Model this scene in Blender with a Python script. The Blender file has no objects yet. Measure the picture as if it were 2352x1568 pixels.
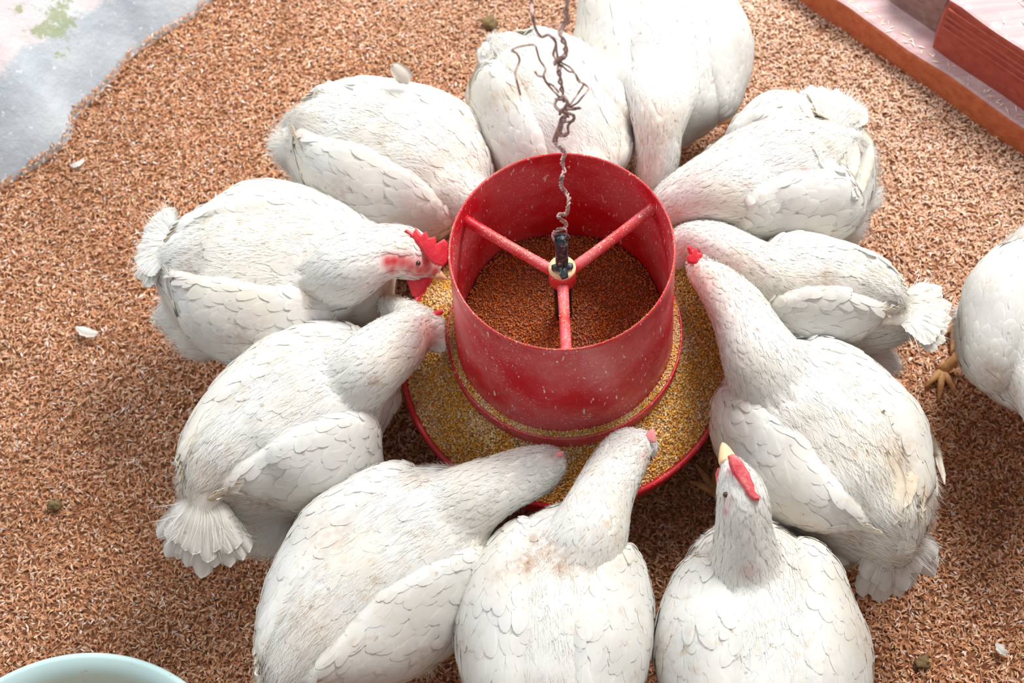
import bpy, bmesh, math, random
import numpy as np
from mathutils import Vector, noise, kdtree
from mathutils.bvhtree import BVHTree
random.seed(7); RNG = np.random.default_rng(7)
PI = math.pi
SC = bpy.context.scene
COL = SC.collection

# ------------------------------------------------------------------ camera
FPX = 3266.0
CAM = np.array([-0.0729, -0.8774, 1.9522])
PITCH = math.radians(63.55); ROLL = math.radians(6.1)
_r = np.array([1, 0, 0.]); FW = np.array([0, math.cos(PITCH), -math.sin(PITCH)]); _u = np.array([0, math.sin(PITCH), math.cos(PITCH)])
RT = math.cos(ROLL)*_r - math.sin(ROLL)*_u
UP = math.sin(ROLL)*_r + math.cos(ROLL)*_u
cd = bpy.data.cameras.new('camera'); cam = bpy.data.objects.new('camera', cd); COL.objects.link(cam)
from mathutils import Matrix
cam.matrix_world = Matrix(((RT[0], UP[0], -FW[0], CAM[0]), (RT[1], UP[1], -FW[1], CAM[1]), (RT[2], UP[2], -FW[2], CAM[2]), (0, 0, 0, 1)))
cd.sensor_width = 36; cd.lens = FPX/2352*36; cd.clip_start = .05
cd.dof.use_dof = True; cd.dof.focus_distance = 1.80; cd.dof.aperture_fstop = 5.0
SC.camera = cam

# ------------------------------------------------------------------ light
w = bpy.data.worlds.new('world'); SC.world = w; w.use_nodes = True
w.node_tree.nodes['Background'].inputs[0].default_value = (.92, .96, 1.0, 1)
w.node_tree.nodes['Background'].inputs[1].default_value = .50
def area(name, loc, to, sx, sy, power, col):
    l = bpy.data.lights.new(name, 'AREA'); l.shape = 'RECTANGLE'; l.size = sx; l.size_y = sy; l.energy = power; l.color = col
    o = bpy.data.objects.new(name, l); COL.objects.link(o); o.location = loc
    o.rotation_euler = (Vector(to)-Vector(loc)).to_track_quat('-Z', 'Y').to_euler(); return o
area('window_daylight_right', (1.15, 1.40, 2.55), (.30, .25, 0), 1.4, 1.0, 116, (1, .985, .95))
area('window_daylight_left', (-1.9, 1.9, 2.3), (-.5, .2, 0), 1.4, 1.1, 40, (.93, .97, 1))
SC.view_settings.view_transform = 'Standard'; SC.view_settings.look = 'None'
SC.view_settings.exposure = 0.12; SC.view_settings.gamma = 1; SC.view_settings.use_curve_mapping = False
SC.cycles.use_denoising = True
SC.cycles.max_bounces = 6; SC.cycles.diffuse_bounces = 4

# ------------------------------------------------------------------ helpers
def ray(u, v):
    d = FW + RT*((u-1176)/FPX) - UP*((v-784)/FPX)
    return d/np.linalg.norm(d)
def at(u, v, z):
    d = ray(u, v); return CAM + d*((z-CAM[2])/d[2])
def at_y(u, v, y):
    d = ray(u, v); return CAM + d*((y-CAM[1])/d[1])
def nz(a): return a/(np.linalg.norm(a, axis=-1, keepdims=True)+1e-12)

def mesh_np(name, V, Fc, mat=None, parent=None, attrs=None, smooth=True, origin=None, normals=None):
    V = np.asarray(V, dtype=np.float32).reshape(-1, 3)
    if origin is not None: V = V-np.asarray(origin, dtype=np.float32)
    if normals is not None:
        g = np.cross(V[Fc[:, 1]]-V[Fc[:, 0]], V[Fc[:, 2]]-V[Fc[:, 0]])+(np.cross(V[Fc[:, 2]]-V[Fc[:, 0]], V[Fc[:, 3]]-V[Fc[:, 0]]) if Fc.shape[1] == 4 else 0)
        Fc = np.where(((g*np.asarray(normals)[Fc].sum(1)).sum(1) < 0)[:, None], Fc[:, ::-1], Fc)
    me = bpy.data.meshes.new(name)
    if isinstance(Fc, np.ndarray):
        k = Fc.shape[1]
        me.vertices.add(len(V)); me.vertices.foreach_set('co', V.ravel())
        me.loops.add(Fc.size); me.loops.foreach_set('vertex_index', Fc.ravel().astype(np.int32))
        me.polygons.add(len(Fc)); me.polygons.foreach_set('loop_start', np.arange(0, Fc.size, k, dtype=np.int32))
        me.update(calc_edges=True)
    else:
        me.from_pydata([tuple(map(float, a)) for a in V], [], [tuple(int(i) for i in f) for f in Fc]); me.update()
    if smooth: me.polygons.foreach_set('use_smooth', np.ones(len(me.polygons), dtype=bool))
    if attrs:
        for an, av in attrs.items():
            av = np.asarray(av, dtype=np.float32)
            if av.ndim == 2:
                a = me.attributes.new(an, 'FLOAT_COLOR', 'POINT')
                if av.shape[1] == 3: av = np.concatenate([av, np.ones((len(av), 1), np.float32)], 1)
                a.data.foreach_set('color', av.ravel())
            else:
                a = me.attributes.new(an, 'FLOAT', 'POINT'); a.data.foreach_set('value', av.ravel())
    if normals is not None: me.normals_split_custom_set_from_vertices(np.asarray(normals, dtype=np.float32))
    o = bpy.data.objects.new(name, me); COL.objects.link(o)
    if mat: me.materials.append(mat)
    if parent is not None:
        o.parent = parent
    elif origin is not None:
        o.location = Vector([float(x) for x in origin])
    return o
def tag(o, label, cat, group=None, kind=None):
    if label: o['label'] = label
    if cat: o['category'] = cat
    if group: o['group'] = group
    if kind: o['kind'] = kind
    return o
def thing(name, loc, label, cat, group=None):
    o = bpy.data.objects.new(name, None); COL.objects.link(o); o.location = Vector([float(x) for x in loc]); o.empty_display_size = .05
    return tag(o, label, cat, group)

def catmull(P, M):
    P = np.asarray(P, float); n = len(P)
    Q = np.vstack([2*P[0]-P[1], P, 2*P[-1]-P[-2]])
    t = np.linspace(0, n-1-1e-9, M); i = t.astype(int); f = (t-i)[:, None]
    a, b, c, d = Q[i], Q[i+1], Q[i+2], Q[i+3]
    return .5*((2*b)+(c-a)*f+(2*a-5*b+4*c-d)*f*f+(3*b-a-3*c+d)*f**3)
def grid_faces(R, K, wrap=True, base=0):
    i = np.arange(R-1)[:, None]; k = np.arange(K if wrap else K-1)[None, :]
    k2 = (k+1) % K
    return np.stack([i*K+k, i*K+k2, (i+1)*K+k2, (i+1)*K+k], -1).reshape(-1, 4)+base
def tube(P, rad, K=10, M=None, L0=None, flat=1.0):
    """closed tube along points; returns verts, faces(list)"""
    P = np.asarray(P, float); rad = np.asarray(rad, float)*np.ones(len(P))
    if M: D = catmull(np.c_[P, rad], M); P, rad = D[:, :3], np.maximum(D[:, 3], 1e-4)
    T = nz(np.gradient(P, axis=0))
    L = np.cross([0, 0, 1.], T[0]) if L0 is None else np.asarray(L0, float)
    if np.linalg.norm(L) < 1e-3: L = np.array([1., 0, 0])
    V = []
    th = np.arange(K)*2*PI/K
    for i in range(len(P)):
        L = nz(L-np.dot(L, T[i])*T[i]); N = np.cross(T[i], L)
        V.append(P[i]+rad[i]*(np.cos(th)[:, None]*L+flat*np.sin(th)[:, None]*N))
    V = np.vstack(V+[P[:1], P[-1:]]); M_ = len(P)
    F = [tuple(f) for f in grid_faces(M_, K)]
    a, b = M_*K, M_*K+1
    F += [(a, (k+1) % K, k) for k in range(K)] + [(b, (M_-1)*K+k, (M_-1)*K+(k+1) % K) for k in range(K)]
    return V, F
def join(parts):
    V, F, n = [], [], 0
    for v, f in parts:
        V.append(v); F += [tuple(int(i)+n for i in g) for g in f]; n += len(v)
    return np.vstack(V), F
def lathe(prof, K=96, closed=True):
    th = np.arange(K)*2*PI/K; V = []
    for r, z in prof: V.append(np.stack([r*np.cos(th), r*np.sin(th), 0*th+z], -1))
    n = len(prof); F = [tuple(f) for f in grid_faces(n, K)]
    if closed: F += [((n-1)*K+k, (n-1)*K+(k+1) % K, (k+1) % K, k) for k in range(K)]
    return np.vstack(V), [f[::-1] for f in F]
def plate(pts, normal, thick, bev=.3):
    """solid plate from a closed outline of 3-D points, edges rounded"""
    pts = np.asarray(pts, float); n = len(pts); nrm = nz(np.asarray(normal, float)); c = pts.mean(0)
    prev, nxt = np.roll(pts, 1, 0), np.roll(pts, -1, 0)
    inw = nz(np.cross(nrm, nz(nxt-prev)))
    s = np.sign(((c-pts)*inw).sum(-1).sum()) or 1
    inw = inw*s*thick*bev
    R = [pts+inw-nrm*thick*.5, pts-nrm*thick*.25, pts+nrm*thick*.25, pts+inw+nrm*thick*.5]
    V = np.vstack(R); F = [tuple(f) for f in grid_faces(4, n)]
    F += [tuple(range(n-1, -1, -1)), tuple(range(3*n, 4*n))]
    return V, F

# ------------------------------------------------------------------ materials
def mat(name, base=(.8, .8, .8), rough=.6, spec=.5):
    m = bpy.data.materials.new(name); m.use_nodes = True
    b = m.node_tree.nodes['Principled BSDF']
    b.inputs['Base Color'].default_value = (*base, 1); b.inputs['Roughness'].default_value = rough
    b.inputs['Specular IOR Level'].default_value = spec
    return m, m.node_tree, b
class NT:
    def __init__(s, nt): s.nt = nt; s.n = nt.nodes; s.l = nt.links
    def node(s, t, **kw):
        x = s.n.new(t)
        for k, v in kw.items(): setattr(x, k, v)
        return x
    def link(s, a, b): s.l.new(a, b)
    def coord(s, scale=(1, 1, 1), loc=(0, 0, 0), rot=(0, 0, 0)):
        g = s.node('ShaderNodeNewGeometry'); m = s.node('ShaderNodeMapping')
        m.inputs['Scale'].default_value = scale; m.inputs['Location'].default_value = loc; m.inputs['Rotation'].default_value = rot
        s.link(g.outputs['Position'], m.inputs[0]); return m.outputs[0]
    def noise(s, vec, scale, detail=3, rough=.55, dist=0):
        n = s.node('ShaderNodeTexNoise'); n.inputs['Scale'].default_value = scale; n.inputs['Detail'].default_value = detail
        n.inputs['Roughness'].default_value = rough; n.inputs['Distortion'].default_value = dist
        if vec is not None: s.link(vec, n.inputs['Vector'])
        return n.outputs['Fac']
    def ramp(s, fac, pts):
        r = s.node('ShaderNodeValToRGB'); e = r.color_ramp.elements
        while len(e) < len(pts): e.new(.5)
        for q, (p, c) in zip(e, pts):
            q.position = p; q.color = (*c, 1) if len(c) == 3 else c
        s.link(fac, r.inputs[0]); return r.outputs[0]
    def mix(s, fac, a, b, mode='MIX'):
        m = s.node('ShaderNodeMix', data_type='RGBA', blend_type=mode)
        for k, x in (('0', fac), ('6', a), ('7', b)):
            i = m.inputs[int(k)]
            if hasattr(x, 'is_output'): s.link(x, i)
            elif k == '0': i.default_value = x
            else: i.default_value = (*x, 1)
        return m.outputs[2]
    def math(s, op, a, b=0.0):
        m = s.node('ShaderNodeMath', operation=op, use_clamp=False)
        for i, x in ((0, a), (1, b)):
            if hasattr(x, 'is_output'): s.link(x, m.inputs[i])
            else: m.inputs[i].default_value = x
        return m.outputs[0]
    def attr(s, name, out='Color'):
        a = s.node('ShaderNodeAttribute'); a.attribute_name = name; return a.outputs[out]
    def bump(s, h, strength, dist, bsdf):
        b = s.node('ShaderNodeBump'); b.inputs['Strength'].default_value = strength; b.inputs['Distance'].default_value = dist
        s.link(h, b.inputs['Height']); s.link(b.outputs[0], bsdf.inputs['Normal'])
BW = lambda x: (x, x, x)

def feather_mat(name, base, cream, trans=.30):
    m, nt, b = mat(name, base, .75, .15); n = NT(nt)
    sep = n.node('ShaderNodeSeparateColor'); n.link(n.attr('stain'), sep.inputs[0])
    p = n.coord()
    big = n.ramp(n.noise(p, 9, 3), [(.45, BW(0)), (.72, BW(1))])
    c = n.mix(n.math('MULTIPLY', big, .42), base, cream)
    fine = n.ramp(n.noise(p, 130, 3), [(.36, BW(.15)), (.62, BW(1))])
    c = n.mix(n.math('MULTIPLY', sep.outputs[0], fine), c, (.54, .31, .15))
    dots = n.ramp(n.noise(p, 95, 1, .4), [(.735, BW(0)), (.765, BW(1))]); c = n.mix(n.math('MULTIPLY', dots, .38), c, (.50, .28, .14))
    strk = n.math('MULTIPLY', n.ramp(n.noise(p, 55, 3, .6), [(.56, BW(0)), (.74, BW(1))]), n.ramp(n.noise(p, 5, 2), [(.45, BW(0)), (.65, BW(1))])); c = n.mix(n.math('MULTIPLY', strk, .5), c, (.72, .54, .34))
    c = n.mix(sep.outputs[1], c, (.62, .035, .045))
    c = n.mix(sep.outputs[2], c, (.74, .42, .37))
    n.link(c, b.inputs['Base Color'])
    n.bump(n.noise(p, 420, 2), .15, .0008, b)
    tr = n.node('ShaderNodeBsdfTranslucent'); n.link(c, tr.inputs[0]); mx = n.node('ShaderNodeMixShader'); mx.inputs[0].default_value = trans
    n.link(b.outputs[0], mx.inputs[1]); n.link(tr.outputs[0], mx.inputs[2]); n.link(mx.outputs[0], nt.nodes['Material Output'].inputs[0])
    return m
M_FEATHER = feather_mat('white_feather', (.90, .895, .865), (.88, .79, .64), .38)
M_QUILL = feather_mat('flight_feather_vane', (.87, .85, .77), (.78, .62, .40))
M_SKIN = feather_mat('bird_body', (.90, .89, .85), (.87, .78, .66), 0.0)
m, nt, b = mat('comb_skin', (.62, .02, .035), .42, .5); n = NT(nt); p = n.coord()
n.link(n.ramp(n.noise(p, 90, 4), [(.3, (.48, .01, .03)), (.6, (.70, .035, .05)), (.8, (.76, .11, .12))]), b.inputs['Base Color']); n.bump(n.noise(p, 500, 2), .5, .0008, b); b.inputs['Subsurface Weight'].default_value = .0
M_COMB = m
m, nt, b = mat('pale_comb_skin', (.80, .30, .30), .45, .4); n = NT(nt); n.bump(n.noise(n.coord(), 500, 2), .5, .0008, b); M_PINK = m
m, nt, b = mat('rosy_comb_skin', (.74, .12, .13), .5, .4); n = NT(nt); p = n.coord(); n.link(n.ramp(n.noise(p, 120, 4), [(.3, (.62, .05, .08)), (.6, (.78, .17, .17)), (.8, (.84, .36, .33))]), b.inputs['Base Color']); n.bump(n.noise(p, 500, 2), .6, .001, b); M_ROSY = m
m, nt, b = mat('beak_horn', (.80, .55, .33), .4, .5); M_BEAK = m
m, nt, b = mat('leg_scales', (.55, .30, .12), .6, .3); n = NT(nt); n.link(n.ramp(n.noise(n.coord(), 60, 3), [(.3, (.40, .18, .07)), (.7, (.64, .38, .17))]), b.inputs['Base Color']); M_LEG = m
M_EYE = mat('eye_dark', (.05, .025, .012), .15, .6)[0]

# red plastic with dust specks and a painted sky reflection
def red_plastic(name, dust):
    m, nt, b = mat(name, (.50, .012, .025), .42, .45); n = NT(nt); p = n.coord()
    base = n.ramp(n.noise(p, 7, 4), [(.35, (.50, .004, .016)), (.6, (.62, .008, .022)), (.8, (.66, .02, .035))])
    painted_sheen = n.ramp(n.noise(p, 9, 5, .6), [(.42, BW(0)), (.62, BW(1))])
    c = n.mix(n.math('MULTIPLY', painted_sheen, .55*dust), base, (.74, .20, .21))  # sky reflection painted into the colour as pale pink patches
    sp = n.ramp(n.noise(p, 330, 2, .6), [(.61, BW(0)), (.67, BW(1))])
    dens = n.ramp(n.noise(p, 18, 3), [(.38, BW(.05)), (.62, BW(1))])
    c = n.mix(n.math('MULTIPLY', n.math('MULTIPLY', sp, dens), .75*dust), c, (.80, .55, .48))
    st = n.ramp(n.noise(n.coord(scale=(1, 1, .28), rot=(0, .35, .2)), 210, 2, .5), [(.675, BW(0)), (.715, BW(1))])
    c = n.mix(n.math('MULTIPLY', st, .85*dust), c, (.88, .70, .64))
    n.link(c, b.inputs['Base Color'])
    n.link(n.ramp(n.noise(p, 30, 4), [(.3, BW(.28)), (.7, BW(.55))]), b.inputs['Roughness'])
    n.bump(n.noise(p, 300, 3), .18, .0006, b)
    return m
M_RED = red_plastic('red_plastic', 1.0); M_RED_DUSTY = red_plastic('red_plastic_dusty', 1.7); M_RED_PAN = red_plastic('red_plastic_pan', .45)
m, nt, b = mat('wire_rusty', (.25, .17, .15), .55, .5); n = NT(nt); b.inputs['Metallic'].default_value = .35
n.link(n.ramp(n.noise(n.coord(), 120, 3), [(.3, (.20, .15, .15)), (.5, (.44, .29, .26)), (.72, (.60, .45, .42))]), b.inputs['Base Color']); M_WIRE = m
m, nt, b = mat('painted_metal', (.03, .06, .08), .45, .5); n = NT(nt)
n.link(n.ramp(n.noise(n.coord(), 130, 4, .65), [(.50, (.015, .035, .045)), (.60, (.12, .17, .18)), (.68, (.75, .62, .36))]), b.inputs['Base Color']); M_PIN = m
M_ROD = mat('black_rod', (.01, .01, .012), .5, .4)[0]
def col_mat(name, rough, spec=.3):
    m, nt, b = mat(name, (.5, .5, .5), rough, spec); n = NT(nt); n.link(n.attr('tone'), b.inputs['Base Color']); return m
M_GRAIN = col_mat('feed_grain', .6); M_SHAV = col_mat('shaving', .7, .25)
m, nt, b = mat('litter_base', (.2, .08, .04), .9, .1); n = NT(nt)
n.link(n.ramp(n.noise(n.coord(), 160, 4), [(.3, (.11, .04, .02)), (.7, (.38, .17, .08))]), b.inputs['Base Color']); M_BASE = m
m, nt, b = mat('grain_bed', (.4, .2, .06), .9, .1); n = NT(nt)
n.link(n.ramp(n.noise(n.coord(), 300, 4), [(.3, (.30, .12, .03)), (.7, (.62, .38, .15))]), b.inputs['Base Color']); M_BED = m
M_BED2 = mat('brown_mash', (.20, .07, .03), .9, .1)[0]
m, nt, b = mat('feed_dust', (.8, .6, .38), .9, .1); n = NT(nt)
n.link(n.ramp(n.noise(n.coord(), 400, 4), [(.3, (.66, .44, .22)), (.7, (.88, .74, .50))]), b.inputs['Base Color']); n.bump(n.noise(n.coord(), 500, 3), .8, .001, b); M_CRUST = m
# plaster wall
m, nt, b = mat('weathered_plaster', (.6, .65, .68), .85, .2); n = NT(nt); p = n.coord()
c = n.ramp(n.noise(p, 11, 6, .6), [(.32, (.42, .47, .52)), (.5, (.52, .58, .63)), (.68, (.62, .68, .72))])
sp = n.ramp(n.noise(p, 95, 2, .5), [(.66, BW(0)), (.72, BW(1))]); c = n.mix(n.math('MULTIPLY', sp, .6), c, (.85, .88, .9))
c = n.mix(n.attr('stain', 'Fac'), c, c)
sep = n.node('ShaderNodeSeparateColor'); n.link(n.attr('stain'), sep.inputs[0])
pink = n.ramp(n.noise(p, 7, 5, .6), [(.40, (.74, .76, .79)), (.58, (.75, .65, .66))])
edge = n.ramp(n.math('ADD', sep.outputs[0], n.math('MULTIPLY', n.math('SUBTRACT', n.noise(p, 14, 5, .65), .5), .9)), [(.46, BW(0)), (.54, BW(1))])
c = n.mix(edge, c, pink)
ms = n.math('ADD', sep.outputs[1], n.math('MULTIPLY', n.math('SUBTRACT', n.noise(p, 38, 7, .8, .6), .5), 3.4))
c = n.mix(n.math('MULTIPLY', n.ramp(ms, [(.62, BW(0)), (.82, BW(1))]), .8), c, (.36, .42, .22))
n.link(c, b.inputs['Base Color']); n.bump(n.noise(p, 40, 6, .7), .6, .006, b); M_WALL = m
def wood(name, a, c_, dust, dcol, rot):
    m, nt, b = mat(name, a, .65, .3); n = NT(nt)
    g = n.noise(n.coord(scale=(2.0, 40, 40), rot=(0, 0, rot)), 2.2, 5, .6)
    c = n.ramp(g, [(.3, a), (.7, c_)])
    sp = n.ramp(n.noise(n.coord(), 30, 5, .7), [(.70-dust*.5, BW(0)), (.85-dust*.5, BW(1))])
    c = n.mix(n.math('MULTIPLY', sp, min(1, .35+dust)), c, dcol); n.link(c, b.inputs['Base Color']); n.bump(g, .35, .003, b); return m

# ------------------------------------------------------------------ floor, litter
def bumpy(x, y):
    return .007*noise.noise(Vector((x*5, y*5, 0)))+.004*noise.noise(Vector((x*17, y*17, 3)))
nx, ny = 190, 170
gx = np.linspace(-1.9, 1.9, nx); gy = np.linspace(-1.6, 2.0, ny)
V = np.array([[x, y, bumpy(x, y)] for y in gy for x in gx])
floor = mesh_np('floor', V, grid_faces(ny, nx, wrap=False), M_BASE); floor['kind'] = 'structure'

# wall foot line in the litter (upper left)
WPX = [(900, -290), (740, -180), (620, -95), (550, -42), (500, 0), (425, 58), (335, 118), (262, 190), (187, 268), (162, 325), (85, 388), (0, 440), (-90, 500), (-200, 560), (-420, 680)]
WP = catmull([at(u, v, .01) for u, v in WPX], 120)
def inside_wall(P):
    """distance beyond the wall foot, >0 in the wall"""
    out = np.empty(len(P))
    T = nz(np.gradient(WP, axis=0)); N = np.cross(T, [0, 0, 1.])
    if ((np.array([-2, 1.5, 0])-WP[60])*N[60]).sum() < 0: N = -N
    for s in range(0, len(P), 20000):
        q = P[s:s+20000, None, :2]-WP[None, ::3, :2]
        i = (q**2).sum(-1).argmin(1); out[s:s+20000] = (q[np.arange(len(q)), i]*N[::3][i][:, :2]).sum(-1)
    return out
NFL = 225000
M_BLOCK = mat('shade_wall_render', (.34, .22, .16), .9, .1)[0]
for nm, (x0, y0, x1, y1, hh) in (('shade_wall_right', (1.02, -1.6, 1.10, .12, 1.0)), ('shade_wall_front', (-1.6, -1.78, 1.10, -1.70, 1.5))):  # unseen walls, added to shade the lower-right floor and block front ambient
    V = np.array([(x, y, z) for z in (-.03, hh) for x, y in ((x0, y0), (x1, y0), (x1, y1), (x0, y1))])
    o = mesh_np(nm, V, [(3, 2, 1, 0), (4, 5, 6, 7), (0, 1, 5, 4), (1, 2, 6, 5), (2, 3, 7, 6), (3, 0, 4, 7)], M_BLOCK, smooth=False); o['kind'] = 'structure'
cor = [at(u, v, 0) for u, v in ((-150, -150), (2500, -150), (2500, 1720), (-150, 1720))]
bx0 = min(c[0] for c in cor); bx1 = max(c[0] for c in cor); by0 = min(c[1] for c in cor); by1 = max(c[1] for c in cor)
P = np.c_[RNG.uniform(bx0, bx1, NFL*2), RNG.uniform(by0, by1, NFL*2), np.zeros(NFL*2)]
def proj(P):
    d = P-CAM; wz = d@FW; return np.stack([1176+FPX*(d@RT)/wz, 784-FPX*(d@UP)/wz], -1)
q = proj(P); ok = (q[:, 0] > -160) & (q[:, 0] < 2510) & (q[:, 1] > -160) & (q[:, 1] < 1730); P = P[ok][:NFL]
iw_ = inside_wall(P)+.005*np.array([noise.noise(Vector((x*16, y*16, 2)))+.6*noise.noise(Vector((x*50, y*50, 2))) for x, y in P[:, :2]])
ok = iw_ < .016; P = P[ok]; iw_ = iw_[ok]; N_ = len(P)
big = np.array([bumpy(x, y) for x, y in P[:, :2]])
P[:, 2] = big+RNG.uniform(0, .006, N_)+np.clip(iw_, 0, 1)*.8
ang = RNG.uniform(0, 2*PI, N_); tl = RNG.normal(0, .24, N_); Lf = RNG.uniform(.006, .0115, N_)*RNG.choice([1, 1, 1, 1.4], N_); Wf = RNG.uniform(.0009, .0019, N_)
D = np.stack([np.cos(ang)*np.cos(tl), np.sin(ang)*np.cos(tl), np.sin(tl)], -1)
S = nz(np.cross(D, np.c_[RNG.normal(0, .4, N_), RNG.normal(0, .4, N_), np.ones(N_)])); U3 = np.cross(S, D)
bend = RNG.uniform(.0, .0016, N_)[:, None]
V = np.stack([P-D*Lf[:, None]*.5, P-S*Wf[:, None]+U3*bend, P+S*Wf[:, None]+U3*bend, P+D*Lf[:, None]*.5], 1).reshape(-1, 3)
ii = np.arange(N_)[:, None]*4
Fc = np.concatenate([ii+[0, 1, 2], ii+[1, 3, 2]], 0)
pal = np.array([(.62, .31, .17), (.52, .225, .11), (.69, .39, .24), (.38, .145, .065), (.76, .53, .38), (.80, .66, .60), (.60, .28, .135), (.72, .47, .26)])
wts = np.array([.25, .18, .19, .11, .10, .035, .09, .045]); wts /= wts.sum()
tone = pal[RNG.choice(8, N_, p=wts)]*RNG.uniform(.8, 1.15, N_)[:, None]
pale = np.clip((P[:, 0]*.8+P[:, 1]*.9-.35)/.7, 0, 1)[:, None]*RNG.uniform(.1, .75, (N_, 1))  # paler shavings toward the upper right, brighter light painted into their tone
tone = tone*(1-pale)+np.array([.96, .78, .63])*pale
patch = np.array([noise.noise(Vector((x*3.1, y*3.1, 9))) for x, y in P[:, :2]])
p2 = np.array([noise.noise(Vector((x*11, y*11, 19))) for x, y in P[:, :2]])
tone *= (1+.30*np.minimum(patch, .15)[:, None]*np.array([1, 1.25, 1.5])+.20*np.minimum(p2, .2)[:, None]*np.array([1, 1.2, 1.4]))
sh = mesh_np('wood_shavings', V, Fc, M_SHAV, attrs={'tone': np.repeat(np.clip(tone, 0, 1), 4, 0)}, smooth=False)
tag(sh, 'loose orange-brown wood shavings covering the coop floor around the feeder', 'litter', kind='stuff')

# plaster wall
T = nz(np.gradient(WP, axis=0)); Nw = np.cross(T, [0, 0, 1.])
if ((np.array([-2, 1.5, 0])-WP[60])*Nw[60]).sum() < 0: Nw = -Nw
Nw = np.tile(np.array([-.62, .78, 0]), (120, 1))
RR = 70; V = []; st = []
c1 = at(70, 60, .1)
moss = [at(u, v, .22) for u, v in ((130, 20), (165, 60), (115, 95), (155, 25))]
for j in range(RR):
    d = (j/(RR-1))**1.15*1.25-.02
    h = .95*max(d, 0)**.85 if d > 0 else d*2
    for i in range(120):
        p = WP[i]+Nw[i]*d
        z = -.02+h+ (.008*noise.noise(Vector((p[0]*7, p[1]*7, 1)))+.012*noise.noise(Vector((p[0]*3, p[1]*3, 5))))
        V.append((p[0], p[1], z)); st.append(d)
V = np.array(V); uv = proj(V)
pinkf = np.clip(.5+(142-(.61*uv[:, 0]+.79*uv[:, 1]))/240, 0, 1)
mossf = np.zeros(len(V))
for cx, cy, rx, ry in ((138, 30, 42, 95), (160, 50, 24, 40), (100, 70, 50, 24), (30, 20, 90, 10), (130, 120, 10, 16)):
    mossf = np.maximum(mossf, np.exp(-((uv[:, 0]-cx)/rx)**2-((uv[:, 1]-cy)/ry)**2))
wl = mesh_np('wall_left', V, grid_faces(RR, 120, wrap=False), M_WALL, attrs={'stain': np.stack([pinkf, mossf, 0*mossf], -1)}); wl['kind'] = 'structure'

# ------------------------------------------------------------------ wooden boards (upper right)
A0, A1 = at(1850, 0, .015), at(2352, 347, .015)
ex = nz(A1-A0); ex[2] = 0; ex = nz(ex); ey = np.array([-ex[1], ex[0], 0]);
if ey[1] < 0: ey = -ey
rotz = -math.atan2(ex[1], ex[0])
M_W1 = wood('red_board_face', (.42, .10, .045), (.60, .19, .08), .02, (.25, .12, .09), rotz)
M_W2 = wood('red_board_grain', (.33, .06, .04), (.46, .10, .07), .02, (.5, .25, .2), rotz)
M_WD = wood('dusty_board_top', (.50, .30, .31), (.62, .45, .45), .35, (.68, .60, .58), rotz)
M_WE = wood('dark_board_end', (.22, .12, .11), (.36, .24, .22), .2, (.45, .34, .3), rotz)  # darker grey-brown than the other boards
bt = thing('wooden_sill', A0, 'red-painted stepped wooden sill with dusty top edges lying on the litter', 'sill')
def board(name, x0, x1, y0, y1, z0, z1, mside, mtop, round0=0., label=None, nseg=40):
    """plank along ex with worn edges"""
    prof = []
    e = .006
    prof = [(y0, z0), (y0, z1-e), (y0+e*.3, z1-e*.3), (y0+e, z1), (y1-e, z1), (y1, z1-e), (y1, z0)]
    V = []; xs = np.linspace(x0, x1, nseg)
    for x in xs:
        k = 1.0
        if round0 and x < x0+round0:
            k = math.sqrt(max(0, 1-((x0+round0-x)/round0)**2))*.92+.08
        for (yy, zz) in prof:
            jit = .003*noise.noise(Vector((x*12, yy*30, zz*30)))
            yr = y0+(yy-y0)  # keep depth, round the top down
            V.append(A0+ex*x+ey*(yr+jit+(1-k)*.05)+np.array([0, 0, (z0+(zz-z0)*k)-A0[2]+jit]))
    n = len(prof); F = []; mi = []
    for i in range(nseg-1):
        for k in range(n-1):
            F.append((i*n+k, (i+1)*n+k, (i+1)*n+k+1, i*n+k+1)); mi.append(1 if k in (2, 3) else 0)
    F.append(tuple(range(n))); mi.append(0); F.append(tuple(range((nseg-1)*n+n-1, (nseg-1)*n-1, -1))); mi.append(0)
    o = mesh_np(name, V, F, mside, bt, origin=A0, smooth=False); o.data.materials.append(mtop)
    o.data.polygons.foreach_set('material_index', mi)
    if label: o['label'] = label
    return o
def along(u, v, z):
    d = at(u, v, z)-A0; return d@ex, d@ey
zt = .085
# height of the first board: its top front edge passes (1922,0) and (2352,298)
best = min((abs(along(1922, 0, z)[1])+abs(along(2352, 298, z)[1]), z) for z in np.linspace(.02, .2, 181)); zt = best[1]
ysec = along(2352, 255, zt)[1]
board('lower_board', -.45, 1.15, 0, ysec+.35, -.02, zt, M_W1, M_WD, label='lower board with a pinkish dusty ledge')
xs0 = along(2112, 92, zt)[0]
bz = min((abs(along(2172, 0, z)[1]-ysec)+abs(along(2352, 112, z)[1]-ysec), z) for z in np.linspace(zt+.02, zt+.4, 191))[1]
board('upper_board', xs0, 1.15, ysec, ysec+.45, zt-.004, bz, M_W2, M_WD, round0=.035, label='upper board with grooved red grain and a rounded end')
# grooves in the upper board face, as thin raised beads
for k, fz in enumerate((.50, .62, .72, .86)):
    z = zt+(bz-zt)*fz
    P0 = A0+ex*(xs0+.03)+ey*(ysec-.0005); P1 = A0+ex*1.15+ey*(ysec-.0005); P0[2] = P1[2] = z
    v, f = tube([P0, P0*.5+P1*.5, P1], .0022, 6); mesh_np('bead', v, f, M_W2, bt, origin=A0)
board('end_block', xs0-.11, xs0+.01, ysec+.03, ysec+.42, zt-.004, bz-.02, M_WE, M_WE, round0=.03, label='dark block end beside the upper board', nseg=14)

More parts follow.
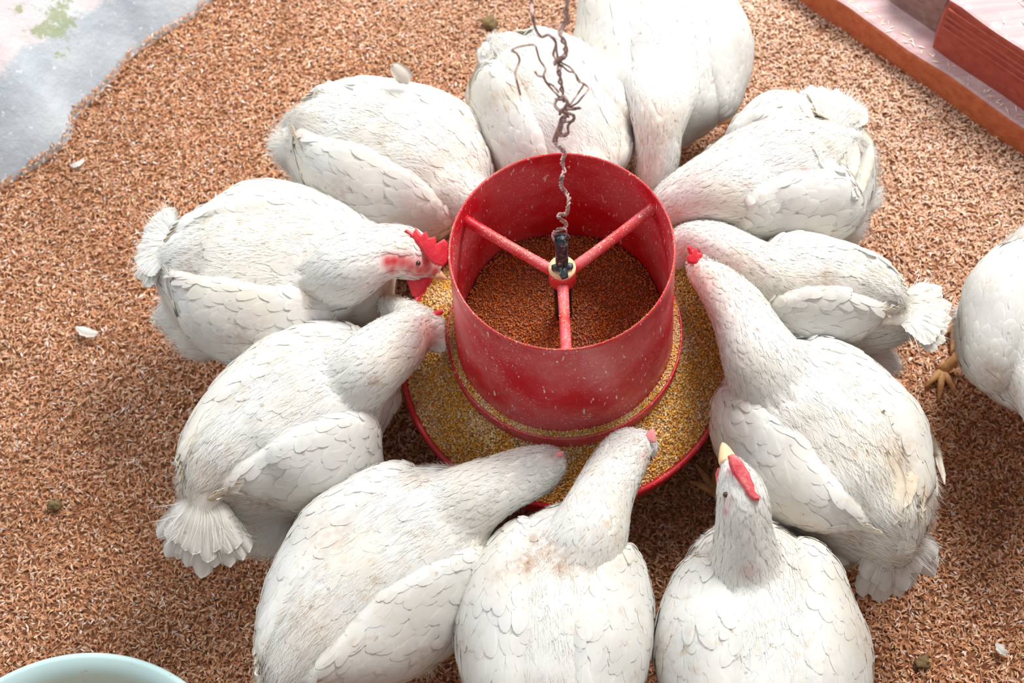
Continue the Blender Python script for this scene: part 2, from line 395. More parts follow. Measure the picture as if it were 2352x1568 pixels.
# straw and shavings on the board tops
def scatter_flakes(name, P, Lr, Wr, pal, parent, label, origin, mat_=M_SHAV):
    n = len(P); a = RNG.uniform(0, 2*PI, n); D = np.stack([np.cos(a), np.sin(a), RNG.normal(0, .1, n)], -1)
    S = np.stack([-np.sin(a), np.cos(a), 0*a], -1); L = RNG.uniform(*Lr, n)[:, None]; W = RNG.uniform(*Wr, n)[:, None]
    up = np.array([0, 0, .0012])
    V = np.stack([P-D*L/2, P-S*W+up, P+S*W+up, P+D*L/2], 1).reshape(-1, 3); i = np.arange(n)[:, None]*4
    t = np.asarray(pal)[RNG.integers(0, len(pal), n)]*RNG.uniform(.85, 1.1, (n, 1))
    o = mesh_np(name, V, np.concatenate([i+[0, 1, 2], i+[1, 3, 2]]), mat_, parent, attrs={'tone': np.repeat(t, 4, 0)}, smooth=False, origin=origin)
    o['kind'] = 'stuff'
    if label: o['label'] = label
    return o
nb = 1100
xx = RNG.uniform(xs0+.02, 1.1, nb); yy = ysec+.02+RNG.beta(1.2, 1, nb)*.40
PB = A0+ex*xx[:, None]+ey*yy[:, None]; PB[:, 2] = bz+.001
nb2 = 120; xx = RNG.uniform(-.1, 1.0, nb2); yy = RNG.uniform(.008, ysec-.004, nb2)
PB2 = A0+ex*xx[:, None]+ey*yy[:, None]; PB2[:, 2] = zt+.001
scatter_flakes('straw_bits', np.vstack([PB, PB2]), (.006, .022), (.0007, .0014), [(.85, .68, .42), (.88, .8, .62), (.9, .86, .78)], bt, 'straw bits scattered on the board tops', A0)

# ------------------------------------------------------------------ feeder
fd = thing('hanging_feeder', (0, 0, 0), 'red plastic tube feeder with round pan hanging from a twisted wire amid the chickens', 'feeder')
prof = [(.1365, .172), (.1372, .428), (.1385, .4315), (.1402, .4305), (.1408, .426), (.1400, .420), (.1425, .36), (.1455, .28), (.1495, .203), (.1500, .196),
        (.1575, .196), (.1590, .205), (.1608, .2065), (.1622, .204), (.1618, .190), (.1600, .168), (.158, .150), (.150, .148)]
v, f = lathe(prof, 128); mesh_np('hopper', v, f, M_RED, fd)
prof = [(.00, .085), (.205, .085), (.222, .095), (.2268, .132), (.2285, .1400), (.2318, .1418), (.2350, .1402), (.2360, .134), (.2340, .130), (.226, .090), (.208, .079), (.0, .079)]
v, f = lathe(prof, 128); mesh_np('pan', v, f, M_RED_PAN, fd, attrs=None)['label'] = 'wide red feeding pan with a rolled rim'
for a in (266, 147, 27):
    a = math.radians(a); c, s = math.cos(a), math.sin(a)
    Pp = np.array([(c*.012, s*.012, .362), (c*.07, s*.07, .377), (c*.130, s*.130, .395), (c*.1395, s*.1395, .398)])
    v, f = tube(Pp, [.0075, .0068, .0072, .0085], 12, 14, flat=1.1); mesh_np('support_arm', v, f, M_RED_DUSTY, fd)
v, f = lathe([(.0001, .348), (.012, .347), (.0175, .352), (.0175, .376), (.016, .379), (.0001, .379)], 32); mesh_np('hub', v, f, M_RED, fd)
v, f = lathe([(.0001, .379), (.0178, .379), (.0172, .3825), (.013, .3845), (.0001, .385)], 32)
mesh_np('feed_dust_cap', v, f, M_CRUST, fd)['label'] = 'pale crust of feed dust on the hub'
v, f = tube([(0, .0, .35), (0, 0, .30), (0, 0, .235)], .0115, 16); mesh_np('center_rod', v, f, M_ROD, fd)
# hanger pin above the hub
zp = min((np.linalg.norm(proj(np.array([[0, 0, z]]))[0]-[1287, 548]), z) for z in np.linspace(.38, .6, 221))[1]
parts = [tube([(0, 0, .383), (0, 0, .40), (0, 0, (zp+.4)/2), (0, 0, zp-.004), (0, 0, zp)], [.0075, .0082, .0078, .0080, .0045], 14),
         tube([(-.0125, -.002, .3865), (0, -.003, .3895), (.0125, -.002, .3865)], [.0042, .0055, .0042], 10, 8),
         tube([(0, .004, .388), (0, -.010, .390), (.002, -.019, .387)], [.005, .0062, .0042], 10, 8)]
v, f = join(parts); mesh_np('hanger_pin', v, f, M_PIN, fd)['label'] = 'dark blue-black pin with a cross bar and worn paint'
th = np.linspace(0, 2*PI, 18)
Pr = np.stack([.0085*np.cos(th), 0*th, zp+.002+.0085*np.sin(th)], -1)
v, f = tube(Pr, .0022, 8); mesh_np('ring', v, f, M_PIN, fd)

# feed grains
OV = np.array([[1, 0, 0], [-1, 0, 0], [0, 1, 0], [0, -1, 0], [0, 0, 1], [0, 0, -1.]])
OF = np.array([[4, 0, 2], [4, 2, 1], [4, 1, 3], [4, 3, 0], [5, 2, 0], [5, 1, 2], [5, 3, 1], [5, 0, 3]])
GP = np.array([(.88, .66, .36), (.92, .82, .62), (.90, .44, .035), (.78, .28, .015), (.74, .40, .14), (.50, .22, .06), (.94, .58, .08), (.80, .52, .26)])
GW = np.array([.18, .09, .22, .12, .15, .06, .11, .07])
def grains(name, P, size, parent, label, cat=None, tint=(1, 1, 1)):
    n = len(P); s = RNG.uniform(size*.55, size*1.25, (n, 1, 1))*RNG.uniform(.7, 1.2, (n, 1, 3))
    V = OV[None]*s; a = RNG.uniform(0, 2*PI, n); b = RNG.uniform(-.8, .8, n); ca, sa, cb, sb = np.cos(a), np.sin(a), np.cos(b), np.sin(b)
    R = np.zeros((n, 3, 3)); R[:, 0, 0] = ca; R[:, 0, 1] = -sa*cb; R[:, 0, 2] = sa*sb; R[:, 1, 0] = sa; R[:, 1, 1] = ca*cb; R[:, 1, 2] = -ca*sb; R[:, 2, 1] = sb; R[:, 2, 2] = cb
    V = np.einsum('nij,nkj->nki', R, V)+P[:, None, :]
    F = (np.arange(n)[:, None, None]*6+OF[None]).reshape(-1, 3)
    pn = np.array([noise.noise(Vector((p[0]*22, p[1]*22, 4))) for p in P])
    t = GP[RNG.choice(8, n, p=GW)]
    org = np.array([.80, .42, .06])
    k = (np.clip(pn+.05, 0, .6)*RNG.uniform(0, 1.3, n))[:, None]; t = t*(1-k)+org*k
    pal_ = np.clip(-pn*1.2, 0, .6)[:, None]*RNG.uniform(0, 1, (n, 1)); t = t*(1-pal_)+np.array([.88, .76, .58])*pal_
    t = t*RNG.uniform(.85, 1.1, (n, 1))*np.array(tint)
    o = mesh_np(name, V.reshape(-1, 3), F, M_GRAIN, parent, attrs={'tone': np.repeat(np.clip(t, 0, 1), 6, 0)}, smooth=False)
    o['kind'] = 'stuff'; o['label'] = label
    if cat: o['category'] = cat
    return o
def feed_z(r, a):
    k = np.clip((r-.155)/(.226-.155), 0, 1)
    return .181-.047*k**.9+.004*np.sin(a*5+1)*k*(1-k)*4
Ng = 30000; r = np.sqrt(RNG.uniform(.157**2, .2262**2, Ng)); a = RNG.uniform(0, 2*PI, Ng)
P = np.stack([r*np.cos(a), r*np.sin(a), feed_z(r, a)+RNG.uniform(-.001, .0022, Ng)], -1)
g1 = grains('cracked_corn_feed', P, .0020, None, 'coarse yellow cracked corn feed heaped in the red pan', 'feed')
th = np.arange(128)*2*PI/128; V = []
for rr in (.153, .175, .20, .2285): V.append(np.stack([rr*np.cos(th), rr*np.sin(th), feed_z(np.array(rr), th)-.0005], -1))
V.append(np.stack([.225*np.cos(th), .225*np.sin(th), 0*th+.10], -1)); V.append(np.stack([.16*np.cos(th), .16*np.sin(th), 0*th+.10], -1))
mesh_np('feed_bed', np.vstack(V), grid_faces(6, 128), M_BED, g1)
Ng = 13000; r = .1355*np.sqrt(RNG.uniform(0, 1, Ng)); a = RNG.uniform(0, 2*PI, Ng)
def hz(x, y): return .250-.012*(np.sqrt(x*x+y*y)/.136)**2+.006*np.sin(x*30+1)*np.cos(y*25)
x, y = r*np.cos(a), r*np.sin(a); P = np.stack([x, y, hz(x, y)+RNG.uniform(-.001, .002, Ng)], -1)
g2 = grains('ground_corn_feed', P, .0017, None, 'brownish ground corn feed filling the inside of the red hopper', 'feed', tint=(.64, .38, .32))  # brown mash tint, deepened to paint in hopper shade and red bounce
V = []
for rr in (.0005, .03, .06, .09, .115, .1358): V.append(np.stack([rr*np.cos(th), rr*np.sin(th), hz(rr*np.cos(th), rr*np.sin(th))-.0003], -1))
V.append(np.stack([.1355*np.cos(th), .1355*np.sin(th), 0*th+.19], -1))
mesh_np('feed_bed', np.vstack(V), grid_faces(7, 128), M_BED2, g2)
Ng = 5200; a = RNG.uniform(0, 2*PI, Ng); r = RNG.uniform(.1500, .1585, Ng)
P = np.stack([r*np.cos(a), r*np.sin(a), .2052+RNG.uniform(-.001, .0022, Ng)+.0012*np.sin(a*7)], -1)
grains('feed_ring', P, .0014, fd, 'ring of pale feed dust caught on the ledge')
V = [np.stack([rr*np.cos(th), rr*np.sin(th), 0*th+zz], -1) for rr, zz in ((.1492, .2040), (.1585, .2035), (.1585, .197), (.150, .197))]
mesh_np('feed_crust', np.vstack(V), grid_faces(4, 128), M_CRUST, fd)
# dust on the rim and arms
Ng = 800; a = RNG.uniform(0, 2*PI, Ng); r = RNG.uniform(.1375, .1403, Ng)
P = np.stack([r*np.cos(a), r*np.sin(a), .4318-np.abs(r-.139)*.5], -1)
grains('rim_dust', P, .0005, fd, 'feed dust specks on the hopper rim')
Ng = 900; a = np.radians(RNG.choice([266, 147, 27], Ng)); r = RNG.uniform(.02, .13, Ng); l = RNG.normal(0, .0026, Ng)
P = np.stack([r*np.cos(a)-l*np.sin(a), r*np.sin(a)+l*np.cos(a), .362+.007+(r-.012)*.28-np.abs(l)*.6], -1)
grains('arm_dust', P, .0007, fd, 'feed dust specks on the support arms')

# ------------------------------------------------------------------ hanging wire
wr = thing('hanging_wire', (0, 0, zp), 'rusty twisted steel wire with loose kinked ends holding up the feeder', 'wire')
def wpath(pts, y0=0, r=.0013, twist=0, M=None, name='wire_strand', seedy=0):
    P = np.array([at_y(u, v, y0+.012*math.sin(i*1.7+seedy)) if i else at_y(u, v, y0) for i, (u, v) in enumerate(pts)])
    M = M or max(20, len(pts)*9)
    C = catmull(P, M)
    outs = [C]
    if twist:
        s = np.r_[0, np.cumsum(np.linalg.norm(np.diff(C, axis=0), axis=1))]
        T = nz(np.gradient(C, axis=0)); A = nz(np.cross(T, [0, 1., 0])); B = np.cross(T, A)
        ph = s/twist*2*PI; off = (np.cos(ph)[:, None]*A+np.sin(ph)[:, None]*B)*r*1.25
        outs = [C+off, C-off]
    for C_ in outs:
        v, f = tube(C_, r, 7); mesh_np(name, v, f, M_WIRE, wr, origin=(0, 0, zp))
wpath([(1283, 556), (1272, 548), (1272, 536), (1281, 528), (1298, 524), (1299, 512), (1289, 505), (1283, 497), (1288, 491), (1301, 491), (1304, 475), (1307, 455), (1299, 441), (1289, 428), (1290, 410), (1296, 392), (1291, 372), (1296, 355), (1290, 342), (1277, 330), (1278, 312), (1287, 296), (1291, 280), (1303, 268)], r=.00125, twist=.030, M=260)
wpath([(1281, 560), (1290, 556), (1300, 542), (1299, 526), (1284, 530), (1270, 535), (1273, 552)], r=.0012, y0=-.004)
wpath([(1277, 330), (1271, 322), (1283, 290), (1290, 270), (1310, 262), (1318, 272), (1305, 288), (1305, 306), (1294, 312), (1285, 298)], r=.0015, seedy=1)
wpath([(1300, 305), (1286, 312), (1283, 292), (1297, 280), (1316, 278), (1318, 265), (1302, 258), (1300, 245)], r=.0015, seedy=2)
wpath([(1303, 262), (1288, 255), (1275, 243), (1280, 228), (1296, 222), (1303, 236), (1296, 250), (1312, 250), (1332, 248)], r=.0017, seedy=3)
wpath([(1276, 228), (1300, 230), (1308, 245), (1322, 250), (1290, 252), (1286, 262)], r=.0017, seedy=4)
wpath([(1298, 235), (1292, 215), (1287, 190), (1284, 165), (1286, 145), (1280, 135)], r=.0013, twist=.06, M=70)
wpath([(1274, 150), (1275, 140), (1292, 136), (1296, 128), (1284, 134), (1280, 145), (1290, 152)], r=.0016, seedy=5)
wpath([(1283, 142), (1271, 125), (1277, 100), (1266, 84), (1258, 80), (1243, 84), (1230, 65), (1223, 35), (1221, 0), (1222, -60), (1224, -140)], r=.0015)
wpath([(1283, 140), (1279, 120), (1275, 92), (1262, 80)], r=.0013, seedy=2)
wpath([(1290, 138), (1299, 122), (1296, 100), (1288, 82), (1289, 66), (1300, 48), (1299, 25), (1303, 0), (1306, -60), (1308, -140)], r=.0014, twist=.06, M=120)
wpath([(1292, 145), (1310, 155), (1322, 170), (1330, 184), (1345, 195), (1352, 204), (1338, 222), (1326, 236), (1312, 244)], r=.0011, seedy=1)
wpath([(1290, 150), (1305, 163), (1320, 168), (1328, 186), (1340, 192), (1334, 205), (1322, 222), (1310, 240)], r=.0011, seedy=5)
wpath([(1284, 222), (1268, 205), (1255, 190), (1247, 177), (1236, 174), (1228, 163)], r=.0012)
wpath([(1283, 212), (1270, 196), (1256, 190), (1249, 172), (1253, 158), (1240, 138), (1233, 115), (1229, 104), (1215, 103), (1192, 107), (1176, 115), (1188, 124), (1193, 140), (1184, 165), (1188, 190), (1195, 217)], r=.0012, y0=-.01)

# ------------------------------------------------------------------ chickens
def unit_flow(f, n):
    f = f-(f*n).sum(-1, keepdims=True)*n; return nz(f)
def stations(st):
    """pixel stations (u,v,z,half width px,vertical radius) -> world centre, lateral radius, vertical radius, frame"""
    st = np.array(st, float)
    P = np.array([at(u, v, z) for u, v, z in st[:, :3]])
    T = nz(np.gradient(P, axis=0)); rl = []
    L = None; Ls = []
    for i in range(len(P)):
        Lz = np.cross([0, 0, 1.], T[i])
        if L is None: L = nz(Lz)
        else: L = nz(L-np.dot(L, T[i])*T[i])
        if np.linalg.norm(Lz) > .5: L = nz(L*.3+nz(Lz)*.7) if np.dot(L, Lz) > 0 else L
        N = np.cross(T[i], L); Ls.append(L)
        wz = (P[i]-CAM)@FW; k = FPX/wz
        im = lambda a: np.array([a@RT, a@UP])*k
        t2 = im(T[i]); nn = np.array([-t2[1], t2[0]]); nn = nn/(np.linalg.norm(nn)+1e-9)
        hw, rz = st[i, 3], st[i, 4]; a = abs(im(L)@nn); b = abs(im(N)@nn)
        q = hw*hw-(rz*b)**2
        rl.append(math.sqrt(max(q, (hw*.45)**2))/max(a, 1e-6))
    return P, np.array(rl), st[:, 4].copy(), np.array(Ls)
class Loft:
    def __init__(s, st, M=44, K=36):
        P, rl, rz, L = stations(st)
        D = catmull(np.c_[P, rl, rz, L], M)
        s.P = D[:, :3]; s.rl = np.maximum(D[:, 3], .004); s.rz = np.maximum(D[:, 4], .004)
        s.T = nz(np.gradient(s.P, axis=0)); s.L = D[:, 5:8]; s.L = nz(s.L-(s.L*s.T).sum(-1, keepdims=True)*s.T); s.N = np.cross(s.T, s.L)
        s.M, s.K = M, K
    def pt(s, t, th, k=1.0, sx=1.0):
        """t 0..1 tail->front, th angle from the top, + = left side"""
        x = np.clip(t, 0, 1)*(s.M-1); i = min(int(x), s.M-2); f = x-i
        g = lambda A: A[i]*(1-f)+A[i+1]*f
        return g(s.P)+k*(g(s.L)*g(s.rl)*math.sin(th)*sx+g(s.N)*g(s.rz)*math.cos(th)), -g(s.T)
    def mesh(s):
        th = np.arange(s.K)*2*PI/s.K
        V = s.P[:, None]+s.L[:, None]*(s.rl[:, None]*np.sin(th))[..., None]+s.N[:, None]*(s.rz[:, None]*np.cos(th))[..., None]
        e0 = s.P[0]-s.T[0]*min(s.rl[0], s.rz[0])*.6; e1 = s.P[-1]+s.T[-1]*min(s.rl[-1], s.rz[-1])*.6
        V = np.vstack([V.reshape(-1, 3), e0, e1]); K, M = s.K, s.M
        F = [tuple(f) for f in grid_faces(M, K)]; a, b = M*K, M*K+1
        F += [(a, (k+1) % K, k) for k in range(K)] + [(b, (M-1)*K+k, (M-1)*K+(k+1) % K) for k in range(K)]
        fl = np.vstack([np.repeat(-s.T, K, 0), -s.T[:1], -s.T[-1:]])
        return V, F, fl
def sphere(c, r, sc=(1, 1, 1), K=16, R=10):
    V = [];
    for i in range(R):
        ph = PI*(i+.5)/R
        for k in range(K):
            a = 2*PI*k/K; V.append((math.sin(ph)*math.cos(a), math.sin(ph)*math.sin(a), math.cos(ph)))
    V = np.array(V); V = np.vstack([V, [0, 0, 1], [0, 0, -1]])*r*np.array(sc)+c
    F = [tuple(f) for f in grid_faces(R, K)]; a, b = R*K, R*K+1
    F += [(a, (k+1) % K, k) for k in range(K)]+[(b, (R-1)*K+k, (R-1)*K+(k+1) % K) for k in range(K)]
    return V, [f[::-1] for f in F]
def remesh(V, F, vox=.0055, smooth=10, sf=.5):
    me = bpy.data.meshes.new('tmp'); me.from_pydata([tuple(map(float, a)) for a in V], [], [tuple(int(i) for i in f) for f in F]); me.update()
    bm = bmesh.new(); bm.from_mesh(me); bmesh.ops.recalc_face_normals(bm, faces=bm.faces); bm.to_mesh(me); bm.free()
    o = bpy.data.objects.new('tmp', me); COL.objects.link(o)
    m = o.modifiers.new('r', 'REMESH'); m.mode = 'VOXEL'; m.voxel_size = vox; m.adaptivity = 0
    s = o.modifiers.new('s', 'SMOOTH'); s.factor = sf; s.iterations = smooth
    dg = bpy.context.evaluated_depsgraph_get(); ev = o.evaluated_get(dg); em = ev.to_mesh()
    nv, nf = len(em.vertices), len(em.polygons)
    V2 = np.empty(nv*3, np.float32); em.vertices.foreach_get('co', V2); V2 = V2.reshape(-1, 3).astype(float)
    N2 = np.empty(nv*3, np.float32); em.vertices.foreach_get('normal', N2); N2 = N2.reshape(-1, 3).astype(float)
    F2 = np.array([tuple(p.vertices) for p in em.polygons if len(p.vertices) == 4])
    ev.to_mesh_clear(); bpy.data.objects.remove(o); bpy.data.meshes.remove(me)
    return V2, N2, F2
def bvh(V, F): return BVHTree.FromPolygons([tuple(a) for a in V], [tuple(int(i) for i in f) for f in F])
def kd(V):
    k = kdtree.KDTree(len(V))
    for i, v in enumerate(V): k.insert(v, i)
    k.balance(); return k

FA = np.array([0, .22, .45, .7, .9, 1.0]); FWD = np.array([.35, .85, 1.0, .92, .62, .22])
FC = np.array([-1, 0, 1.])
FG = grid_faces(6, 3, wrap=False)
def feathers(tree, P, N, Fl, L, W, h0, lift, jitter=.16, ridge=.0006, seed=0):
    """overlapping contour feathers hugging the surface; returns verts, faces, along"""
    n = len(P); S = nz(np.cross(N, Fl)); j = RNG.normal(0, jitter, n)[:, None]
    D = nz(Fl+S*j); S = nz(np.cross(N, D))
    bend = RNG.normal(0, .12, n)
    G = P[:, None, None]+D[:, None, None]*(L[:, None]*(FA-.25))[:, :, None, None]+S[:, None, None]*(W[:, None]*FWD)[:, :, None, None]*FC[None, None, :, None]*.5 \
        + S[:, None, None]*(bend[:, None]*L[:, None]*FA**2)[:, :, None, None]
    h = h0[:, None, None]+lift[:, None, None]*np.array([0, .35, .75, 1.0, .85, .55])[None, :, None]+ridge*(1-np.abs(FC))[None, None, :]
    H = np.broadcast_to(h, (n, 6, 3)).reshape(-1); G = G.reshape(-1, 3); out = np.empty_like(G); SN = np.zeros_like(G)
    fn = tree.find_nearest
    for i in range(len(G)):
        c, nn, _, d = fn(G[i], .2)
        if c is None: out[i] = G[i]; continue
        SN[i] = nn
        off = (G[i][0]-c[0], G[i][1]-c[1], G[i][2]-c[2])
        dd = off[0]*nn[0]+off[1]*nn[1]+off[2]*nn[2]
        # beyond the surface edge keep free fall, otherwise hug
        k = H[i]+(.35*dd if dd > 0 else 0)
        out[i] = (c[0]+nn[0]*k, c[1]+nn[1]*k, c[2]+nn[2]*k)
        tx = off[0]-nn[0]*dd; ty = off[1]-nn[1]*dd; tz = off[2]-nn[2]*dd
        out[i] += (tx, ty, tz)
    F = (np.arange(n)[:, None, None]*18+FG[None]).reshape(-1, 4)
    Q = out.reshape(n, 6, 3, 3); own = nz(np.cross(np.gradient(Q, axis=2), np.gradient(Q, axis=1))).reshape(-1, 3)
    own *= np.sign((own*SN).sum(-1, keepdims=True)+1e-9)
    global LASTN
    LASTN = nz(SN*.62+own*.38)
    return out, F, np.broadcast_to(FA[None, :, None], (n, 6, 3)).reshape(-1)
def strands(tree, P, N, Fl, L, W, out_):
    n = len(P); S = nz(np.cross(N, Fl)); D = nz(Fl+S*RNG.normal(0, .25, n)[:, None]); S = nz(np.cross(N, D))
    up = RNG.uniform(.2, 1, n)[:, None]*out_[:, None]
    a = P+N*.0005-S*W[:, None]; b = P+N*.0005+S*W[:, None]; m_ = P+D*L[:, None]*.55+N*up*.6; t = P+D*L[:, None]+N*up+S*RNG.normal(0, .1, n)[:, None]*L[:, None]
    V = np.stack([a, b, m_-S*W[:, None]*.7, m_+S*W[:, None]*.7, t], 1).reshape(-1, 3); i = np.arange(n)[:, None]*5
    global LASTN
    LASTN = np.repeat(nz(N), 5, 0)
    return V, np.concatenate([i+[0, 1, 3], i+[0, 3, 2], i+[2, 3, 4]])
def long_feather(path, width, nrm=None, curl=.15, M=12, notch=True, tipround=.5):
    P = catmull(path, M); T = nz(np.gradient(P, axis=0)); t = np.linspace(0, 1, M)
    if nrm is None: nrm = np.array([0, 0, 1.])
    nrm = np.asarray(nrm, float)
    S = nz(np.cross(nrm, T)); N = np.cross(T, S)
    wd = width*np.minimum(1, (.25+t*3))*np.sqrt(np.clip(1-((t-tipround)/(1-tipround)).clip(0)**2.3, .012, 1))*.5
    V = []
    c = np.array([-1, -.5, 0, .5, 1.])
    for i in range(M):
        for k in c:
            e = (.0009*math.sin(i*2.3+k*3)) if notch and abs(k) == 1 else 0
            V.append(P[i]+S[i]*(k*wd[i]+e)-N[i]*(k*k*wd[i]*curl*2)+N[i]*(.0011 if k == 0 else 0))
    top = np.array(V); bot = top-np.repeat(N, 5, 0)*.0009
    F = list(map(tuple, grid_faces(M, 5, wrap=False))); n = len(top)
    F += [tuple(i+n for i in f[::-1]) for f in F]
    for i in range(M-1):
        F += [(i*5+5, i*5, i*5+n, i*5+5+n), (i*5+4, i*5+9, i*5+9+n, i*5+4+n)]
    F += [(k, k+1, k+1+n, k+n) for k in range(4)]+[((M-1)*5+k+1, (M-1)*5+k, (M-1)*5+k+n, (M-1)*5+k+1+n) for k in range(4)]
    V = np.vstack([top, bot]); tt = np.tile(np.repeat(t, 5), 2); ee = np.tile(np.tile(np.abs(c), M), 2)
    return V, F, tt, ee

def poisson(P, r, n_max):
    """thin random points to at least r apart (hash grid)"""
    cell = {}; keep = []
    r = np.asarray(r)*np.ones(len(P)); q = r.max()
    for i in range(len(P)):
        p = P[i]; c = (int(p[0]//q), int(p[1]//q), int(p[2]//q)); ok = True; r2 = r[i]**2
        for dx in (-1, 0, 1):
            for dy in (-1, 0, 1):
                for dz in (-1, 0, 1):
                    for j in cell.get((c[0]+dx, c[1]+dy, c[2]+dz), ()):
                        d = P[j]-p
                        if d[0]*d[0]+d[1]*d[1]+d[2]*d[2] < r2: ok = False; break
                    if not ok: break
                if not ok: break
            if not ok: break
        if ok:
            keep.append(i); cell.setdefault(c, []).append(i)
            if len(keep) >= n_max: break
    return np.array(keep)
def sample(V, N, F, n):
    a, b, c, d = V[F[:, 0]], V[F[:, 1]], V[F[:, 2]], V[F[:, 3]]
    ar = np.linalg.norm(np.cross(c-a, d-b), axis=1); i = RNG.choice(len(F), n, p=ar/ar.sum())
    s, t = RNG.random((n, 1)), RNG.random((n, 1))
    w_ = [(1-s)*(1-t), s*(1-t), s*t, (1-s)*t]
    return sum(V[F[i, k]]*w_[k] for k in range(4)), nz(sum(N[F[i, k]]*w_[k] for k in range(4)))

BODIES = []
def chicken(s):
    body = Loft(s['body']); neck = Loft(s['neck'], M=30, K=24) if s.get('neck') else None
    Vb, Fb, fb = body.mesh(); parts = [(Vb, Fb)]; src = [Vb]; fl = [fb]; kind = [np.zeros(len(Vb))]
    tpar = [np.r_[np.repeat(np.linspace(0, 1, body.M), body.K), 0, 1]]
    if neck:
        Vn, Fn, fn = neck.mesh(); parts.append((Vn, Fn)); src.append(Vn); fl.append(fn); kind.append(np.ones(len(Vn)))
        tpar.append(np.r_[np.repeat(np.linspace(0, 1, neck.M), neck.K), 0, 1])
    rear = nz(body.P[0]-body.P[body.M//2])
    for (u, v, z, r) in s.get('fluff', ()):
        c = at(u, v, z); r_ = r*((c-CAM)@FW)/FPX; sv, sf = sphere(c, r_, (1, 1, .85)); parts.append((sv, sf)); src.append(sv); fl.append(np.tile(nz(rear+[0, 0, -.35]), (len(sv), 1))); kind.append(np.full(len(sv), 2.)); tpar.append(np.zeros(len(sv)))
    # thighs
    for sg in (-1, 1):
        p0, _ = body.pt(.45, sg*math.radians(125), .75); p1 = p0+np.array([0, 0, -.075])+(-rear)*.01
        tv, tf = tube([p0, (p0+p1)/2, p1], [.045, .036, .016], 14, 8); parts.append((tv, tf)); src.append(tv); fl.append(np.tile([0, 0, -1.], (len(tv), 1))); kind.append(np.full(len(tv), 2.)); tpar.append(np.zeros(len(tv)))
    V, F = join(parts); V, N, F = remesh(V, F, smooth=s.get('smooth', 9))
    SV = np.vstack(src); SF = np.vstack(fl); SK = np.concatenate(kind); ST = np.concatenate(tpar); K_ = kd(SV)
    near = np.array([K_.find(v)[1] for v in V]); VF = SF[near]
    # soft lumps of plumage
    lump = np.array([noise.noise(Vector((v[0]*13, v[1]*13, v[2]*13+s['seed']))) for v in V])*.0068+np.array([noise.noise(Vector((v[0]*34, v[1]*34, v[2]*34))) for v in V])*.0014
    isb = (SK[near] != 1); V = V+N*(lump*np.where(isb, 1, .35))[:, None]
    # neighbours press against each other and the feeder instead of sinking in
    for ot, c0, c1 in BODIES:
        if (V.max(0) < c0).any() or (V.min(0) > c1).any(): continue
        for i in np.where(((V > c0) & (V < c1)).all(1))[0]:
            loc, nn, _, d = ot.find_nearest(V[i], .06)
            if loc is not None and -.020 < (V[i][0]-loc[0])*nn[0]+(V[i][1]-loc[1])*nn[1]+(V[i][2]-loc[2])*nn[2] < .002:
                V[i] = np.array(loc)+np.array(nn)*.002
    rr = np.hypot(V[:, 0], V[:, 1])+1e-9
    lim = np.where(V[:, 2] < .075, 0, np.where(V[:, 2] < .146, .2385, np.where(V[:, 2] < .215, .1645, .1645-(V[:, 2]-.215)*.08)))
    # the body is outside the pan: push outward; head and neck hang over it, so only the hopper pushes there
    over = (rr < .215) & (V[:, 2] < .146)
    k = np.where((rr < lim) & ~over & (lim-rr < .03), lim/rr, 1.0); V[:, :2] *= k[:, None]
    tree = bvh(V, F); BODIES.append((tree, V.min(0), V.max(0)))
    def hit(u, v):
        loc, nn, _, _ = tree.ray_cast(Vector(CAM), Vector(ray(u, v)))
        return (np.array(loc), np.array(nn)) if loc else (None, None)
    spots = []
    for (u, v, r, k, ch) in s.get('stain', ()):
        loc, _ = hit(u, v)
        if loc is not None: spots.append((loc, r*((loc-CAM)@FW)/FPX, k, ch))
    def stain(P, extra=None):
        c = np.zeros((len(P), 3))
        for loc, r, k, ch in spots:
            d = np.linalg.norm(P-loc, axis=1)/r; c[:, ch] = np.maximum(c[:, ch], k*np.exp(-d**2.5))
        if extra is not None: c[:, 0] = np.maximum(c[:, 0], extra)
        return c
    g = body.P[body.M//2]; origin = np.array([g[0], g[1], 0.0])
    root = thing('chicken', origin, s['label'], 'chicken', 'chickens crowding round the red feeder')
    mk = lambda name, V_, F_, m_, par=None, **kw: mesh_np(name, V_, F_, m_, par or root, origin=origin, **kw)
    mk('body', V, F, M_SKIN, attrs={'stain': stain(V)})
    # ---- plumage
    P, Nn = sample(V, N, F, 9000)
    up = Nn[:, 2] > -.45; P, Nn = P[up], Nn[up]
    idx = np.array([K_.find(p)[1] for p in P]); kk, tt = SK[idx], ST[idx]; Fl = unit_flow(SF[idx], Nn)
    nk = kk == 1
    L = np.where(nk, .030-.019*np.clip(tt*1.15, 0, 1), np.where(kk == 2, .026, .036)); W = np.where(nk, .0085-.0055*tt, np.where(kk == 2, .010, .021))
    L = L*RNG.uniform(.85, 1.2, len(L)); W = W*RNG.uniform(.85, 1.2, len(L))
    red = stain(P)[:, 1:].max(1) if spots else np.zeros(len(P))
    sp = np.where(nk, .0052-.0024*tt, np.where(kk == 2, .009, .0105))
    sp = np.where(red > .3, .2, sp)
    keep = poisson(P, sp, 2600); keep = keep[red[keep] < .3]
    fv, ff, al = feathers(tree, P[keep], Nn[keep], Fl[keep], L[keep], W[keep], np.full(len(keep), .0003), np.where(nk[keep], .0011, .0014)*RNG.uniform(.3, 1.7, len(keep)), jitter=.2)
    cr = RNG.random(len(keep)); cr = np.repeat(np.where(cr > .80, .05+.22*RNG.random(len(keep)), 0.0), 18)*al**2
    fo = mk('plumage', fv, ff, M_FEATHER, attrs={'stain': stain(fv, cr)}, normals=LASTN); fo['kind'] = 'stuff'
